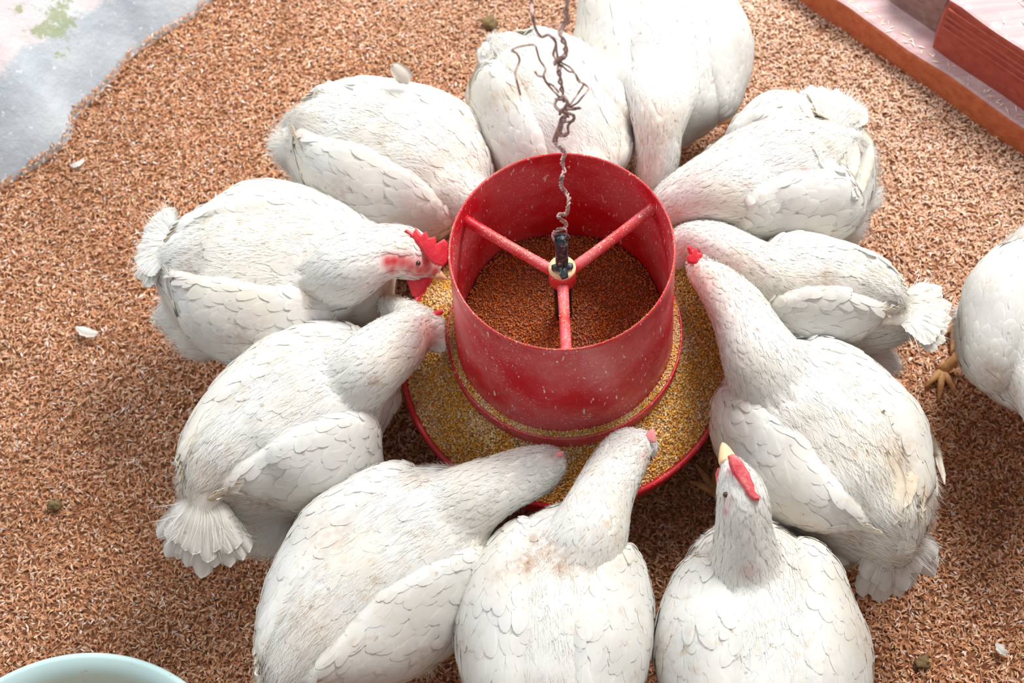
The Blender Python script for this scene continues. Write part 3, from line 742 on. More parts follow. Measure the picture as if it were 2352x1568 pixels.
    # ---- fine down at the surface
    P, Nn = sample(V, N, F, 19000); up = Nn[:, 2] > -.5; P, Nn = P[up], Nn[up]; idx = np.array([K_.find(p)[1] for p in P]); kk, tt = SK[idx], ST[idx]; Fl = unit_flow(SF[idx], Nn)
    bare = stain(P)[:, 1] < .25; P, Nn, Fl, kk, tt = P[bare], Nn[bare], Fl[bare], kk[bare], tt[bare]
    rearish = ((kk == 0) & (tt < .25)) | (kk == 2)
    Ls = np.where(kk == 1, .009-.005*tt, np.where(rearish, .024, .016))*RNG.uniform(.7, 1.3, len(P))
    dv, df = strands(tree, P+Nn*RNG.uniform(.0006, .0022, (len(P), 1)), Nn, Fl, Ls, np.full(len(P), .0004), np.where(kk == 1, .0022, np.where(rearish, .010, .0036)))
    do = mk('down', dv, df, M_FEATHER, attrs={'stain': stain(dv)}, normals=LASTN); do['kind'] = 'stuff'
    # ---- wings
    for sg in s.get('wings', (1, -1)):
        wk = {**dict(t0=.03, t1=.86, c0=52, c1=78, w=41, h=.016), **s.get('wing', {}), **s.get('wing_l' if sg > 0 else 'wing_r', {})}
        A, B = 34, 16; top = []; flw = []
        for i in range(A):
            x = i/(A-1); t = wk['t0']+(wk['t1']-wk['t0'])*x
            cth = math.radians(wk['c0']+(wk['c1']-wk['c0'])*x); hw = math.radians(wk['w'])*(min(1, (x*2.2)**.7*.92+.10))*math.sqrt(max(.0, 1-((x-.62)/.38)**2 if x > .62 else 1)+.004)
            for k in range(B):
                y = k/(B-1)*2-1; q, f_ = body.pt(t, sg*(cth+hw*y), 1.0)
                hh = wk['h']*(max(0, 1-abs(y)**3.2))**.5*(max(0, 1-abs(2*x-1)**5))**.5
                c, nn, _, _ = tree.find_nearest(q); c = np.array(c); nn = np.array(nn)
                top.append(c+nn*(hh-.003)); flw.append(f_)
        top = np.array(top); flw = np.array(flw)
        Fw = grid_faces(A, B, wrap=False)
        if sg < 0: Fw = Fw[:, ::-1]
        wt = mesh_np('wing', top, Fw, M_SKIN, root, origin=origin, attrs={'stain': stain(top)})
        # consistent outward normals
        e1 = top.reshape(A, B, 3); Nw_ = nz(np.cross(np.gradient(e1, axis=0), np.gradient(e1, axis=1))).reshape(-1, 3)
        cen = body.P[body.M//2]
        if ((top-cen)*Nw_).sum() < 0: Nw_ = -Nw_; Fo = grid_faces(A, B, wrap=False)
        wtree = bvh(top, Fw); kw_ = kd(top)
        m0 = wtree.find_nearest(Vector(top[A*B//2]))[1]
        if np.dot(np.array(m0), Nw_[A*B//2]) < 0:
            Fw = Fw[:, ::-1]; wtree = bvh(top, Fw); wt.data.flip_normals()
        Pw, Nq = sample(top, Nw_, Fw, 1500)
        iw = np.array([kw_.find(p)[1] for p in Pw]); Fl = unit_flow(flw[iw], Nq); fx = (iw//B)/(A-1)
        L = (.050-.024*fx)*RNG.uniform(.85, 1.15, len(Pw)); W = (.023-.008*fx)*RNG.uniform(.85, 1.15, len(Pw))
        keep = poisson(Pw, .0105-.003*fx, 420)
        fv, ff, al = feathers(wtree, Pw[keep], Nq[keep], Fl[keep], L[keep], W[keep], np.full(len(keep), .0004), 0.0016*RNG.uniform(.3, 1.7, len(keep)), jitter=.13)
        yk = ((iw[keep] % B)/(B-1)); cr = np.repeat(np.clip((yk-.6)*1.1, 0, 1)*RNG.uniform(.0, .5, len(keep)), 18)*al**.5
        co = mesh_np('coverts', fv, ff, M_FEATHER, wt, attrs={'stain': stain(fv, cr)}, origin=origin, normals=LASTN); co['kind'] = 'stuff'
        # flight feathers along the lower rear edge
        nf = wk.get('nf', 5)
        for k in range(nf):
            path = []; y0 = .55+.08*k
            for j in range(6):
                x = .62-.06*k-(.56-.03*k)*j/5; t = wk['t0']+(wk['t1']-wk['t0'])*max(x, -.05)
                cth = math.radians(wk['c0']+(wk['c1']-wk['c0'])*max(x, 0)); hw = math.radians(wk['w'])*(min(1, (max(x, .02)*2.2)**.7*.92+.10))
                q, f_ = body.pt(t, sg*(cth+hw*(y0-.5*(j/5)+.05*k)), 1.0)
                c, nn, _, _ = tree.find_nearest(q); path.append(np.array(c)+np.array(nn)*(.003+.0015*(nf-k)+.003*j/5)); last = np.array(nn)
            d = nz(path[-1]-path[-2]); path.append(path[-1]+d*.008)
            q = path[2]; _, nn, _, _ = tree.find_nearest(q)
            v_, f_, t_, e_ = long_feather(path, .0155, np.array(nn), curl=.12)
            mesh_np('flight_feather', v_, f_, M_QUILL, wt, attrs={'stain': stain(v_, .05+.45*e_**3*np.clip(t_*1.3, 0, 1)*RNG.uniform(.3, 1))}, origin=origin)
    # free flight feathers given point by point
    for (pts, wd, tone_) in s.get('quills', ()):
        path = np.array([at(*p) for p in pts])
        for i, p in enumerate(pts):       # lie on the plumage where the feather crosses the body
            loc, nn = hit(p[0], p[1])
            if loc is not None and (loc-path[i])@ray(p[0], p[1]) < .03: path[i] = loc+nn*.006
        v_, f_, t_, e_ = long_feather(path, wd, nz(CAM-path[0]), curl=.1)
        mk('flight_feather', v_, f_, M_QUILL, attrs={'stain': stain(v_, tone_*(.35+.65*e_**2))})
    # ---- tail
    if s.get('tail'):
        td = s['tail']; b0 = at(*td['base']); b1 = at(*td['tip']); dirt = b1-b0; ln = np.linalg.norm(dirt); dirt /= ln
        side = nz(np.cross([0, 0, 1.], dirt)); upv = np.cross(dirt, side)
        tl = bpy.data.objects.new('tail', None)
        tv, tf = tube([b0-dirt*.03, b0, b0+dirt*ln*.25, b0+dirt*ln*.5], [.024, .020, .012, .004], 14, 8, flat=.6)
        tb = mk('tail', tv, tf, M_SKIN, attrs={'stain': stain(tv)})
        nt_ = td.get('n', 11); spread = math.radians(td.get('spread', 32)); crv = td.get('curve', .35)
        for row in range(2):
            for k in range(nt_-row*2):
                a = ((k+.5)/(nt_-row*2)*2-1)*spread+RNG.normal(0, .05); d = nz(dirt*math.cos(a)+side*math.sin(a)); l_ = ln*(1-.18*abs(a)/max(spread, .01))*(1-.22*row)*RNG.uniform(.9, 1.08)
                droop = -upv*l_*(.10+.5*(a*a))*crv+upv*(.008+.010*row)
                st_ = b0+side*math.sin(a)*.022
                path = [st_-d*.01, st_+d*l_*.3+upv*.01+droop*.15, st_+d*l_*.65+droop*.55+upv*.006, st_+d*l_+droop]
                v_, f_, t_, e_ = long_feather(path, td.get('w', .023)*1.2*RNG.uniform(.85, 1.15), upv, curl=.22, tipround=.74, M=24)
                mesh_np('tail_feather', v_, f_, M_FEATHER, tb, attrs={'stain': stain(v_, .14*t_**2*RNG.random())}, origin=origin)
        # downy tuft around the tail root
        if td.get('tuft', 1):
            n = int(650*td.get('tuft', .45)); a = RNG.uniform(-1, 1, n)*spread*1.3; e = RNG.uniform(-.6, .5, n)
            D = nz(dirt*np.cos(a)[:, None]+side*np.sin(a)[:, None]+upv*e[:, None]*.7)
            P0 = b0+side*(np.sin(a)*.03)[:, None]+upv*(e*.02)[:, None]+dirt*RNG.uniform(0, ln*.35, n)[:, None]
            dv, df = strands(None, P0, nz(np.cross(D, np.tile(side, (n, 1)))), D, RNG.uniform(.03, .06, n)*min(1, ln/.09), np.full(n, .0005), np.full(n, .004))
            o = mesh_np('tail_down', dv, df, M_FEATHER, tb, attrs={'stain': stain(dv)}, origin=origin, normals=LASTN); o['kind'] = 'stuff'
    # ---- head parts
    for kx, (pts, z, th_, mm) in (('comb', s.get('comb', (None,)*4)), ('wattle', s.get('wattle', (None,)*4)), ('wattle', s.get('wattle2', (None,)*4))):
        if pts is None: continue
        c0 = at(sum(p[0] for p in pts)/len(pts), sum(p[1] for p in pts)/len(pts), z); nrm = nz(CAM-c0)
        Q = []
        for (u, v) in pts:
            d = ray(u, v); Q.append(CAM+d*(((c0-CAM)@nrm)/(d@nrm)))
        v_, f_ = plate(Q, nrm, th_, .35); o = mk(kx, v_, f_, mm, smooth=False)
        bv = o.modifiers.new('b', 'BEVEL'); bv.width = .0012; bv.segments = 2; bv.limit_method = 'ANGLE'
        o.data.polygons.foreach_set('use_smooth', np.ones(len(o.data.polygons), dtype=bool))
    if s.get('beak'):
        bb, bt_ = at(*s['beak'][0]), at(*s['beak'][1]); br = s['beak'][2]; d = bt_-bb; dn = np.array([0, 0, -1.])
        v_, f_ = tube([bb-d*.15, bb, bb+d*.45, bb+d*.8+dn*.001, bt_+dn*.002], [br*.9, br, br*.72, br*.4, br*.1], 12, 12, flat=.85); mk('beak', v_, f_, M_BEAK)
    for (u, v) in s.get('eye', ()):
        loc, nn = hit(u, v)
        if loc is not None: v_, f_ = sphere(loc+nn*.0005, .0036); mk('eye', v_, f_, M_EYE)
    # ---- legs
    legs = s.get('legs')
    if legs is None:
        legs = []
        for sg in (-1, 1):
            p0, _ = body.pt(.45, sg*math.radians(125), .75); p1 = p0+np.array([0, 0, -.075])-rear*.01
            hock = p1+rear*.02; hock[2] = max(.05, p1[2]-.01); foot = hock-rear*.012; foot[2] = .012
            legs.append([p1+[0, 0, .02], hock, foot])
    else: legs = [[at(*p) for p in l] for l in legs]
    for l in legs:
        l = np.array(l); v_, f_ = tube(l, [.010, .0085, .0075], 10, 10); lo = mk('leg', v_, f_, M_LEG)
        ft = l[-1].copy(); fwd = -rear.copy(); fwd[2] = 0; fwd = nz(fwd); sd = np.array([-fwd[1], fwd[0], 0])
        for a, ll in ((-.6, .038), (0, .05), (.6, .038), (PI, .02)):
            d = fwd*math.cos(a)+sd*math.sin(a); q = ft+d*ll; q[2] = .010
            m_ = ft+d*ll*.5; m_[2] = .016
            v_, f_ = tube([ft, m_, q], [.0065, .005, .002], 8, 7); mesh_np('toe', v_, f_, M_LEG, lo, origin=origin)
    return root

R_, PK = 1, 2
BIRDS = [
 dict(seed=1, label='white chicken left of the feeder with big red comb and wattle, head sideways',
  body=[(378, 600, .235, 50, .04), (410, 608, .225, 100, .065), (465, 622, .21, 152, .09), (530, 635, .20, 190, .10), (620, 640, .19, 210, .105), (710, 640, .18, 196, .105), (785, 655, .175, 160, .10), (835, 680, .165, 118, .085), (862, 700, .16, 75, .065)],
  neck=[(745, 640, .225, 85, .06), (800, 612, .272, 84, .046), (862, 583, .283, 68, .037), (918, 578, .272, 60, .032), (955, 592, .252, 54, .028), (985, 612, .234, 34, .02), (1000, 624, .225, 18, .012)],
  fluff=[(425, 720, .15, 62), (470, 760, .14, 70)],
  tail=dict(base=(392, 560, .245), tip=(318, 575, .215), spread=62, n=10, w=.026, tuft=1.8, curve=.2), 
  comb=([(927, 532), (934, 526), (948, 535), (955, 523), (968, 539), (979, 530), (985, 546), (1001, 543), (1002, 559), (1020, 548), (1029, 558), (1027, 600), (1018, 613), (995, 606), (978, 590), (963, 566), (944, 545)], .290, .009, M_COMB),
  wattle=([(930, 634), (960, 640), (990, 634), (985, 652), (975, 668), (960, 683), (946, 680), (940, 662)], .235, .008, M_COMB),
  beak=((1000, 627, .226), (1024, 640, .205), .009), eye=[(960, 604)],
  stain=[(892, 600, 17, 1, R_), (905, 600, 18, 1, R_), (925, 602, 19, .9, R_), (945, 612, 18, .85, R_), (965, 620, 18, .9, R_), (915, 596, 14, .85, R_), (938, 602, 16, .8, R_), (960, 600, 16, .55, R_), (980, 600, 20, .9, R_), (980, 620, 18, .8, R_), (900, 618, 12, .8, R_), (1000, 622, 16, .9, R_), (700, 690, 32, .5, 0), (560, 770, 60, .45, 0), (440, 620, 40, .35, 0), (680, 770, 20, .3, 0)]),
 dict(seed=2, label='white chicken lower left of the feeder, fanned tail pointing down toward the mint basin',
  body=[(455, 1148, .24, 58, .05), (500, 1105, .225, 112, .08), (570, 1055, .205, 160, .10), (655, 1005, .195, 185, .107), (730, 955, .185, 190, .107), (800, 920, .18, 168, .10), (850, 915, .17, 130, .085), (880, 915, .165, 80, .065)],
  neck=[(790, 890, .235, 95, .055), (850, 838, .275, 82, .042), (905, 792, .262, 72, .036), (950, 757, .232, 58, .031), (972, 752, .212, 44, .026), (980, 768, .196, 27, .018)],
  fluff=[(620, 1218, .14, 62), (560, 1235, .14, 45)],
  tail=dict(base=(472, 1150, .25), tip=(462, 1318, .20), spread=38, n=10, w=.024), 
  comb=([(990, 722), (1000, 712), (1016, 710), (1020, 718), (1004, 728), (994, 734)], .240, .008, M_COMB),
  quills=[([(560, 858, .14), (520, 880, .13), (474, 895, .12)], .016, .35), ([(520, 910, .14), (490, 930, .13), (468, 948, .12)], .009, .35)],
  stain=[(985, 770, 42, .75, PK), (970, 800, 30, .4, PK), (860, 875, 16, .6, 0), (530, 1130, 45, .6, 0), (600, 1150, 40, .6, 0), (690, 1135, 25, .55, 0), (765, 1050, 22, .25, PK), (470, 1080, 30, .3, 0)]),
 dict(seed=3, label='white chicken stretching its neck over the lower pan edge, left of the brown-stained one',
  body=[(640, 1610, .245, 55, .06), (690, 1540, .23, 122, .085), (760, 1460, .215, 176, .10), (840, 1375, .20, 206, .11), (915, 1298, .195, 212, .11), (985, 1240, .19, 188, .105), (1035, 1205, .18, 150, .09), (1065, 1190, .17, 105, .07)],
  neck=[(1010, 1200, .235, 112, .055), (1085, 1145, .262, 84, .042), (1155, 1110, .255, 68, .037), (1215, 1086, .235, 60, .034), (1258, 1070, .21, 48, .029), (1278, 1066, .195, 30, .02)],
  fluff=[(800, 1560, .14, 75)],
  comb=([(1268, 1052), (1276, 1040), (1290, 1035), (1297, 1038), (1292, 1048), (1278, 1056)], .238, .007, M_PINK),
  quills=[([(1050, 1440, .12), (1015, 1480, .10), (976, 1525, .08)], .010, .5), ([(1080, 1455, .12), (1062, 1475, .11), (1050, 1492, .09)], .012, .3)],
  tail=dict(base=(650, 1600, .25), tip=(600, 1720, .22), spread=38, n=9), wing=dict(c0=46),
  stain=[(960, 1100, 40, .4, 0), (1080, 1450, 40, .6, 0), (1040, 1500, 50, .6, 0), (760, 1230, 60, .3, 0), (700, 1420, 60, .3, 0), (680, 1130, 60, .3, 0), (960, 1490, 50, .4, 0), (1270, 1050, 12, .4, PK)]),
 dict(seed=4, label='white chicken below the feeder with brown-stained shoulder feathers and pale pink comb',
  body=[(1258, 1745, .245, 75, .06), (1262, 1685, .23, 140, .085), (1266, 1600, .22, 188, .105), (1272, 1500, .21, 205, .115), (1283, 1400, .20, 203, .11), (1302, 1325, .19, 172, .105), (1318, 1275, .18, 132, .09), (1328, 1245, .17, 88, .07)],
  neck=[(1318, 1310, .245, 120, .06), (1355, 1222, .272, 88, .05), (1384, 1140, .266, 70, .041), (1415, 1075, .248, 62, .036), (1445, 1038, .222, 54, .031), (1470, 1030, .20, 42, .026), (1486, 1048, .182, 24, .018)],
  comb=([(1480, 1000), (1492, 986), (1500, 984), (1507, 996), (1506, 1018), (1496, 1016), (1484, 1008)], .235, .008, M_PINK),
  quills=[([(1078, 1450, .16), (1075, 1500, .15), (1095, 1545, .15)], .012, .55), ([(1072, 1535, .10), (1068, 1560, .09), (1066, 1590, .08)], .012, .2)],
  wing=dict(c0=40, c1=70), eye=[(1491, 1052)],
  stain=[(1205, 1300, 34, .85, 0), (1262, 1270, 30, .6, 0), (1290, 1300, 28, .7, 0), (1160, 1330, 40, .4, 0), (1230, 1240, 26, .5, 0), (1480, 1055, 32, .4, PK), (1085, 1480, 40, .5, 0), (1370, 1500, 10, .4, 0)]),
 dict(seed=5, label='white chicken at bottom with lifted head, pale beak and rosy flopped comb',
  body=[(1742, 1810, .245, 85, .06), (1745, 1735, .23, 160, .09), (1750, 1630, .22, 215, .11), (1748, 1520, .21, 226, .115), (1738, 1425, .20, 208, .11), (1722, 1345, .19, 172, .105), (1708, 1292, .185, 130, .09), (1702, 1262, .18, 90, .07)],
  neck=[(1716, 1355, .25, 118, .06), (1712, 1275, .295, 78, .045), (1710, 1205, .33, 60, .037), (1707, 1150, .35, 57, .034), (1695, 1105, .358, 46, .029), (1680, 1070, .36, 28, .02), (1674, 1055, .36, 18, .013)],
  comb=([(1671, 1047), (1682, 1042), (1696, 1048), (1706, 1060), (1712, 1072), (1722, 1085), (1726, 1100), (1732, 1112), (1734, 1128), (1745, 1140), (1745, 1149), (1730, 1150), (1716, 1138), (1708, 1122), (1694, 1104), (1680, 1084), (1674, 1066)], .390, .010, M_ROSY),
  wattle=([(1658, 1072), (1648, 1074), (1643, 1088), (1645, 1110), (1650, 1122), (1660, 1116), (1664, 1094)], .335, .007, M_ROSY),
  beak=((1672, 1058, .362), (1660, 1015, .352), .0115), eye=[(1668, 1136)],
  quills=[([(1965, 1450, .16), (1985, 1500, .15), (1996, 1560, .14)], .016, .6), ([(1955, 1440, .15), (1975, 1510, .14), (1980, 1590, .13)], .014, .5), ([(1525, 1470, .16), (1538, 1530, .15), (1560, 1580, .15)], .013, .6)],
  wing=dict(c0=42, c1=72),
  stain=[(1690, 1075, 18, .5, R_), (1672, 1150, 18, .4, PK), (1668, 1175, 10, .5, R_), (1590, 1280, 24, .5, 0), (1545, 1350, 20, .35, PK), (1720, 1310, 18, .4, PK), (1540, 1500, 50, .5, 0), (1960, 1480, 60, .35, 0), (1565, 1475, 8, .6, 0), (1880, 1520, 12, .4, 0)]),
 dict(seed=6, label='large white chicken right of the feeder with long neck and splayed yellowish wing feathers',
  body=[(2065, 1240, .25, 62, .055), (2022, 1185, .23, 128, .08), (1960, 1112, .215, 185, .10), (1893, 1035, .20, 206, .11), (1832, 970, .195, 194, .11), (1785, 918, .185, 160, .10), (1758, 890, .175, 122, .085), (1745, 875, .17, 85, .065)],
  neck=[(1800, 915, .245, 118, .06), (1755, 835, .28, 94, .05), (1722, 765, .278, 74, .042), (1688, 700, .268, 64, .037), (1650, 645, .25, 55, .033), (1622, 613, .228, 48, .029), (1606, 608, .208, 32, .022)],
  fluff=[(1880, 1235, .13, 55), (2090, 1120, .13, 55)],
  tail=dict(base=(2045, 1210, .24), tip=(2075, 1370, .16), spread=34, n=10, w=.023),
  comb=([(1580, 605), (1577, 592), (1583, 584), (1577, 568), (1588, 562), (1592, 573), (1602, 568), (1605, 580), (1614, 578), (1623, 592), (1629, 604), (1605, 608)], .262, .010, M_COMB),
  quills=[([(2010, 900, .17), (2090, 960, .17), (2150, 1030, .16), (2170, 1112, .15)], .011, .75), ([(2005, 920, .17), (2070, 970, .17), (2130, 1040, .16), (2143, 1135, .14)], .014, .6),
          ([(2020, 950, .19), (2075, 1010, .19), (2105, 1070, .18), (2110, 1140, .16)], .020, .5), ([(2040, 980, .2), (2085, 1040, .2), (2080, 1110, .19), (2068, 1165, .18)], .022, .4),
          ([(2030, 1040, .23), (2055, 1100, .225), (2055, 1160, .21), (2050, 1200, .20)], .018, .3),
          ([(1800, 1215, .17), (1850, 1252, .17), (1905, 1285, .16), (1965, 1300, .16)], .026, .35), ([(1790, 1190, .18), (1860, 1240, .175), (1920, 1268, .17), (1955, 1285, .165)], .022, .4),
          ([(1820, 1240, .15), (1870, 1280, .145), (1920, 1304, .14)], .024, .2)],
  legs=[[(1800, 1050, .10), (1690, 1120, .04), (1640, 1130, .012)], [(1900, 1150, .10), (1890, 1190, .05), (1880, 1210, .012)]],
  stain=[(1625, 650, 26, .35, PK), (1600, 620, 16, .5, PK), (1880, 1215, 70, .45, 0), (1970, 1240, 40, .5, 0), (1700, 900, 40, .25, 0), (2060, 1040, 50, .5, 0), (1800, 1170, 50, .3, 0)]),
 dict(seed=7, label='cream-tinged white chicken behind the large one, ruffled tail fan pointing right',
  body=[(2075, 715, .245, 48, .05), (2025, 710, .23, 85, .075), (1960, 703, .215, 116, .098), (1880, 695, .205, 130, .108), (1810, 690, .195, 128, .105), (1755, 690, .185, 108, .09), (1720, 690, .175, 75, .07)],
  neck=[(1830, 675, .235, 82, .055), (1760, 635, .265, 68, .046), (1695, 592, .262, 58, .039), (1635, 562, .243, 52, .035), (1585, 558, .218, 44, .03), (1560, 580, .19, 30, .022)],
  fluff=[(2010, 830, .13, 48)],
  tail=dict(base=(2075, 715, .25), tip=(2190, 735, .235), spread=42, n=11, w=.020),
  wing_r=dict(c0=62, c1=80, w=44), 
  stain=[(1800, 740, 40, .6, 0), (1900, 640, 30, .4, 0), (1960, 780, 50, .6, 0), (2040, 720, 40, .5, 0), (1700, 600, 40, .2, 0), (2020, 830, 30, .4, PK), (1860, 790, 30, .4, 0)]),
 dict(seed=8, label='white chicken upper right of the feeder with a fluffy upright tail tuft',
  body=[(1945, 335, .25, 80, .07), (1905, 362, .23, 148, .09), (1850, 395, .215, 178, .105), (1790, 418, .20, 168, .11), (1730, 432, .19, 142, .10), (1685, 440, .18, 112, .09), (1660, 445, .17, 75, .065)],
  neck=[(1745, 425, .235, 112, .06), (1675, 425, .258, 94, .05), (1612, 440, .25, 74, .042), (1562, 458, .228, 58, .035), (1530, 478, .20, 44, .028), (1518, 495, .175, 28, .02)],
  fluff=[(1930, 520, .13, 55), (1965, 460, .14, 45)],
  tail=dict(base=(1890, 300, .26), tip=(1888, 200, .262), spread=50, n=7, w=.026, tuft=4),
  quills=[([(1950, 270, .23), (1985, 340, .22), (1960, 440, .19), (1910, 490, .17)], .018, .5), ([(1930, 290, .25), (1955, 350, .24), (1935, 430, .21), (1905, 470, .19)], .016, .6), ([(1965, 400, .18), (1930, 490, .16), (1875, 540, .15)], .016, .5)],
  stain=[(1560, 490, 14, .3, PK), (1715, 425, 12, .4, 0), (1845, 390, 14, .35, PK), (1780, 550, 40, .3, 0), (1600, 400, 40, .2, 0)]),
 dict(seed=9, label='white chicken at the top with its neck bent straight down behind the feeder',
  body=[(1488, -120, .25, 70, .06), (1494, -55, .235, 130, .085), (1504, 25, .22, 166, .105), (1516, 105, .21, 184, .11), (1526, 185, .20, 173, .11), (1533, 245, .19, 145, .10), (1538, 290, .18, 105, .085), (1540, 312, .175, 70, .065)],
  neck=[(1520, 180, .25, 105, .06), (1516, 250, .265, 74, .046), (1513, 315, .245, 54, .037), (1510, 370, .215, 50, .033), (1505, 415, .18, 38, .027), (1502, 440, .165, 22, .018)],
  quills=[([(1672, 60, .16), (1698, 110, .15), (1703, 170, .14)], .014, .3), ([(1345, 60, .17), (1338, 110, .16), (1345, 160, .15)], .012, .6)],
  legs=[[(1640, 275, .09), (1692, 272, .03), (1728, 283, .012)], [(1560, 60, .10), (1560, 50, .05), (1555, 70, .012)]],
  stain=[(1380, 165, 12, .35, PK), (1690, 130, 40, .3, 0), (1370, 120, 30, .2, 0)]),
 dict(seed=10, label='white chicken directly behind the feeder seen past the wire, brown smudge on its rump',
  body=[(1150, 115, .25, 48, .05), (1175, 150, .235, 98, .078), (1215, 205, .22, 140, .10), (1265, 272, .205, 158, .11), (1312, 335, .195, 152, .107), (1345, 385, .185, 128, .095), (1362, 415, .175, 92, .075)],
  neck=[(1325, 370, .225, 80, .055), (1358, 425, .225, 56, .042), (1378, 470, .20, 44, .032), (1385, 500, .175, 30, .024)],
  tail=dict(base=(1160, 120, .25), tip=(1145, 82, .255), spread=60, n=7, w=.024),
  quills=[([(1110, 150, .20), (1092, 200, .19), (1105, 260, .175), (1135, 320, .16)], .020, .55), ([(1130, 160, .22), (1112, 220, .20), (1125, 290, .185), (1150, 345, .17)], .018, .65), ([(1105, 165, .17), (1084, 215, .16), (1092, 262, .15)], .022, .25)],
  stain=[(1190, 205, 22, .95, 0), (1210, 212, 20, .5, 0), (1140, 240, 22, .8, 0), (1135, 300, 22, .5, 0), (1160, 370, 22, .5, 0), (1135, 160, 25, .3, 0)]),
 dict(seed=11, label='white chicken upper left of the feeder, broad smooth back and one stray feather sticking up',
  body=[(685, 288, .24, 55, .055), (722, 305, .23, 104, .08), (780, 332, .215, 148, .10), (870, 366, .20, 168, .11), (955, 395, .19, 168, .11), (1025, 425, .18, 145, .10), (1070, 445, .17, 112, .085), (1090, 455, .165, 80, .065)],
  neck=[(1030, 430, .225, 88, .055), (1080, 465, .218, 58, .042), (1108, 495, .195, 46, .034), (1120, 515, .17, 30, .024)],
  fluff=[(720, 400, .13, 48), (690, 340, .15, 60)],
  tail=dict(base=(705, 290, .25), tip=(668, 284, .235), spread=55, n=5, w=.03),
  quills=[([(938, 192, .31), (925, 172, .325), (900, 148, .34)], .024, .0), ([(712, 330, .19), (722, 410, .18), (770, 480, .16), (825, 528, .14)], .022, .6), ([(735, 350, .21), (742, 420, .20), (785, 480, .18), (835, 515, .15)], .020, .5), ([(705, 350, .17), (712, 400, .16), (745, 455, .14)], .018, .35)],
  stain=[(800, 440, 40, .5, 0), (830, 480, 30, .5, 0), (860, 250, 50, .2, 0), (980, 500, 70, .3, PK), (900, 225, 30, .2, 0), (750, 420, 24, .5, 0)]),
 dict(seed=12, label='white chicken at the right edge cut by the frame with orange-brown legs showing',
  body=[(2425, 540, .25, 60, .06), (2412, 600, .23, 118, .085), (2400, 670, .215, 155, .105), (2392, 750, .205, 170, .11), (2392, 825, .195, 158, .105), (2398, 890, .185, 125, .095), (2402, 925, .175, 85, .07)],
  neck=[(2402, 860, .235, 90, .055), (2415, 930, .25, 70, .045), (2425, 990, .24, 52, .036), (2430, 1030, .22, 40, .03)],
  quills=[([(2300, 640, .18), (2325, 600, .19), (2360, 560, .20)], .014, .7)],
  legs=[[(2300, 770, .09), (2228, 800, .05), (2163, 852, .012)], [(2320, 755, .09), (2235, 765, .04), (2192, 743, .012)]],
  stain=[(2290, 850, 40, .5, 0), (2290, 660, 30, .4, 0), (2330, 900, 40, .35, 0)]),
]
for k in (5, 6, 4, 3, 2, 1, 11, 10, 9, 8, 7, 12): chicken(BIRDS[k-1])

# ------------------------------------------------------------------ basin at lower left
m, nt, b = mat('mint_plastic', (.52, .70, .70), .4, .45); n = NT(nt); p = n.coord()
c = n.ramp(n.noise(p, 8, 3), [(.3, (.50, .70, .70)), (.7, (.57, .75, .74))])
c = n.mix(n.math('MULTIPLY', n.ramp(n.noise(p, 75, 3, .6), [(.66, BW(0)), (.71, BW(1))]), .7), c, (.52, .42, .30)); n.link(c, b.inputs['Base Color']); M_MINT = m
RB = .235; cb = at(215, 1496, .10)-UP*0; dn = nz(np.array([UP[0], UP[1], 0])); cb = cb-dn*RB; cb[2] = 0
bs = thing('plastic_basin', cb, 'pale mint green plastic basin cut off at the lower left corner', 'basin')
v, f = lathe([(.0001, .012), (.165, .012), (.185, .022), (.205, .078), (.212, .088), (.226, .098), (.233, .098), (.2355, .093), (.232, .086), (.215, .082), (.195, .020), (.170, .003), (.0001, .003)], 96)
mesh_np('bowl', v, f, M_MINT, bs)
Ng = 9000; r = .18*np.sqrt(RNG.uniform(0, 1, Ng)); a = RNG.uniform(0, 2*PI, Ng)
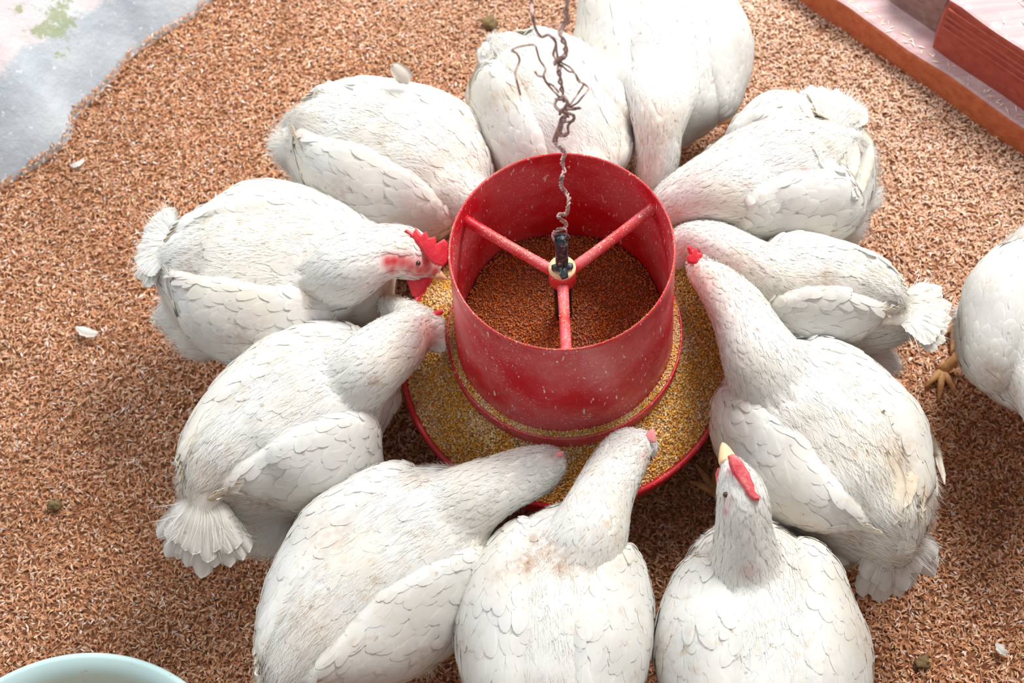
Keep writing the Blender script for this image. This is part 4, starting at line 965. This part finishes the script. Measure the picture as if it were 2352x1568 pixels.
P = np.stack([cb[0]+r*np.cos(a), cb[1]+r*np.sin(a)+0*a, .068-.25*r**2+RNG.uniform(0, .002, Ng)], -1)
g3 = grains('feed_remnants', P, .0018, None, 'pale ground feed lying in the mint basin', 'feed')
V = [np.stack([cb[0]+rr*np.cos(th), cb[1]+rr*np.sin(th), 0*th+zz], -1) for rr, zz in ((.0005, .067), (.09, .065), (.185, .058), (.175, .02))]
mesh_np('feed_bed', np.vstack(V), grid_faces(4, 128), M_BED, g3)

# ------------------------------------------------------------------ loose bits on the litter
M_CLUMP = mat('dropping', (.20, .14, .07), .9, .1)[0]
def clump(u, v, r, label, name='dried_dropping', mm=M_CLUMP, cat='dropping'):
    c = at(u, v, .012); V, F = sphere(np.zeros(3), r, (1, .8, .6), 24, 16)
    V = V*(1+.55*np.array([noise.noise(Vector(q/r*1.7+c*50))+.5*noise.noise(Vector(q/r*4+c*50)) for q in V]))[:, None]
    o = mesh_np(name, V+c, F, mm, origin=c); tag(o, label, cat)
clump(1125, 52, .014, 'grey-brown dried lump on the litter above the top chickens', mm=M_CLUMP)
clump(128, 1158, .010, 'small dark dried dropping at the left edge of the litter')
clump(1990, 330, .012, 'olive dried dropping beside the fluffy tail tuft at upper right')
clump(2118, 1520, .011, 'dark dried dropping near the lower right corner')
def loose(u, v, du, dv, wd, label):
    c = at(u, v, .014); P = [at(u-du, v-dv, .013), at(u, v+4, .022), at(u+du, v+dv, .014)]
    v_, f_, t_, e_ = long_feather(P, wd, (0, 0, 1.), curl=.2, tipround=.4)
    o = mesh_np('loose_feather', v_, f_, M_FEATHER, origin=c, attrs={'stain': np.zeros((len(v_), 3))}); tag(o, label, 'feather', 'small feathers shed on the litter')
loose(200, 757, 26, 7, .016, 'small white downy feather lying on the litter at the left')
loose(177, 371, 16, -7, .010, 'tiny white feather near the foot of the plaster wall')
loose(2303, 1487, 14, 12, .012, 'tiny white feather in the dark litter at lower right')
loose(2210, 711, 9, -3, .008, 'tiny white feather between the tail fan and the edge chicken')
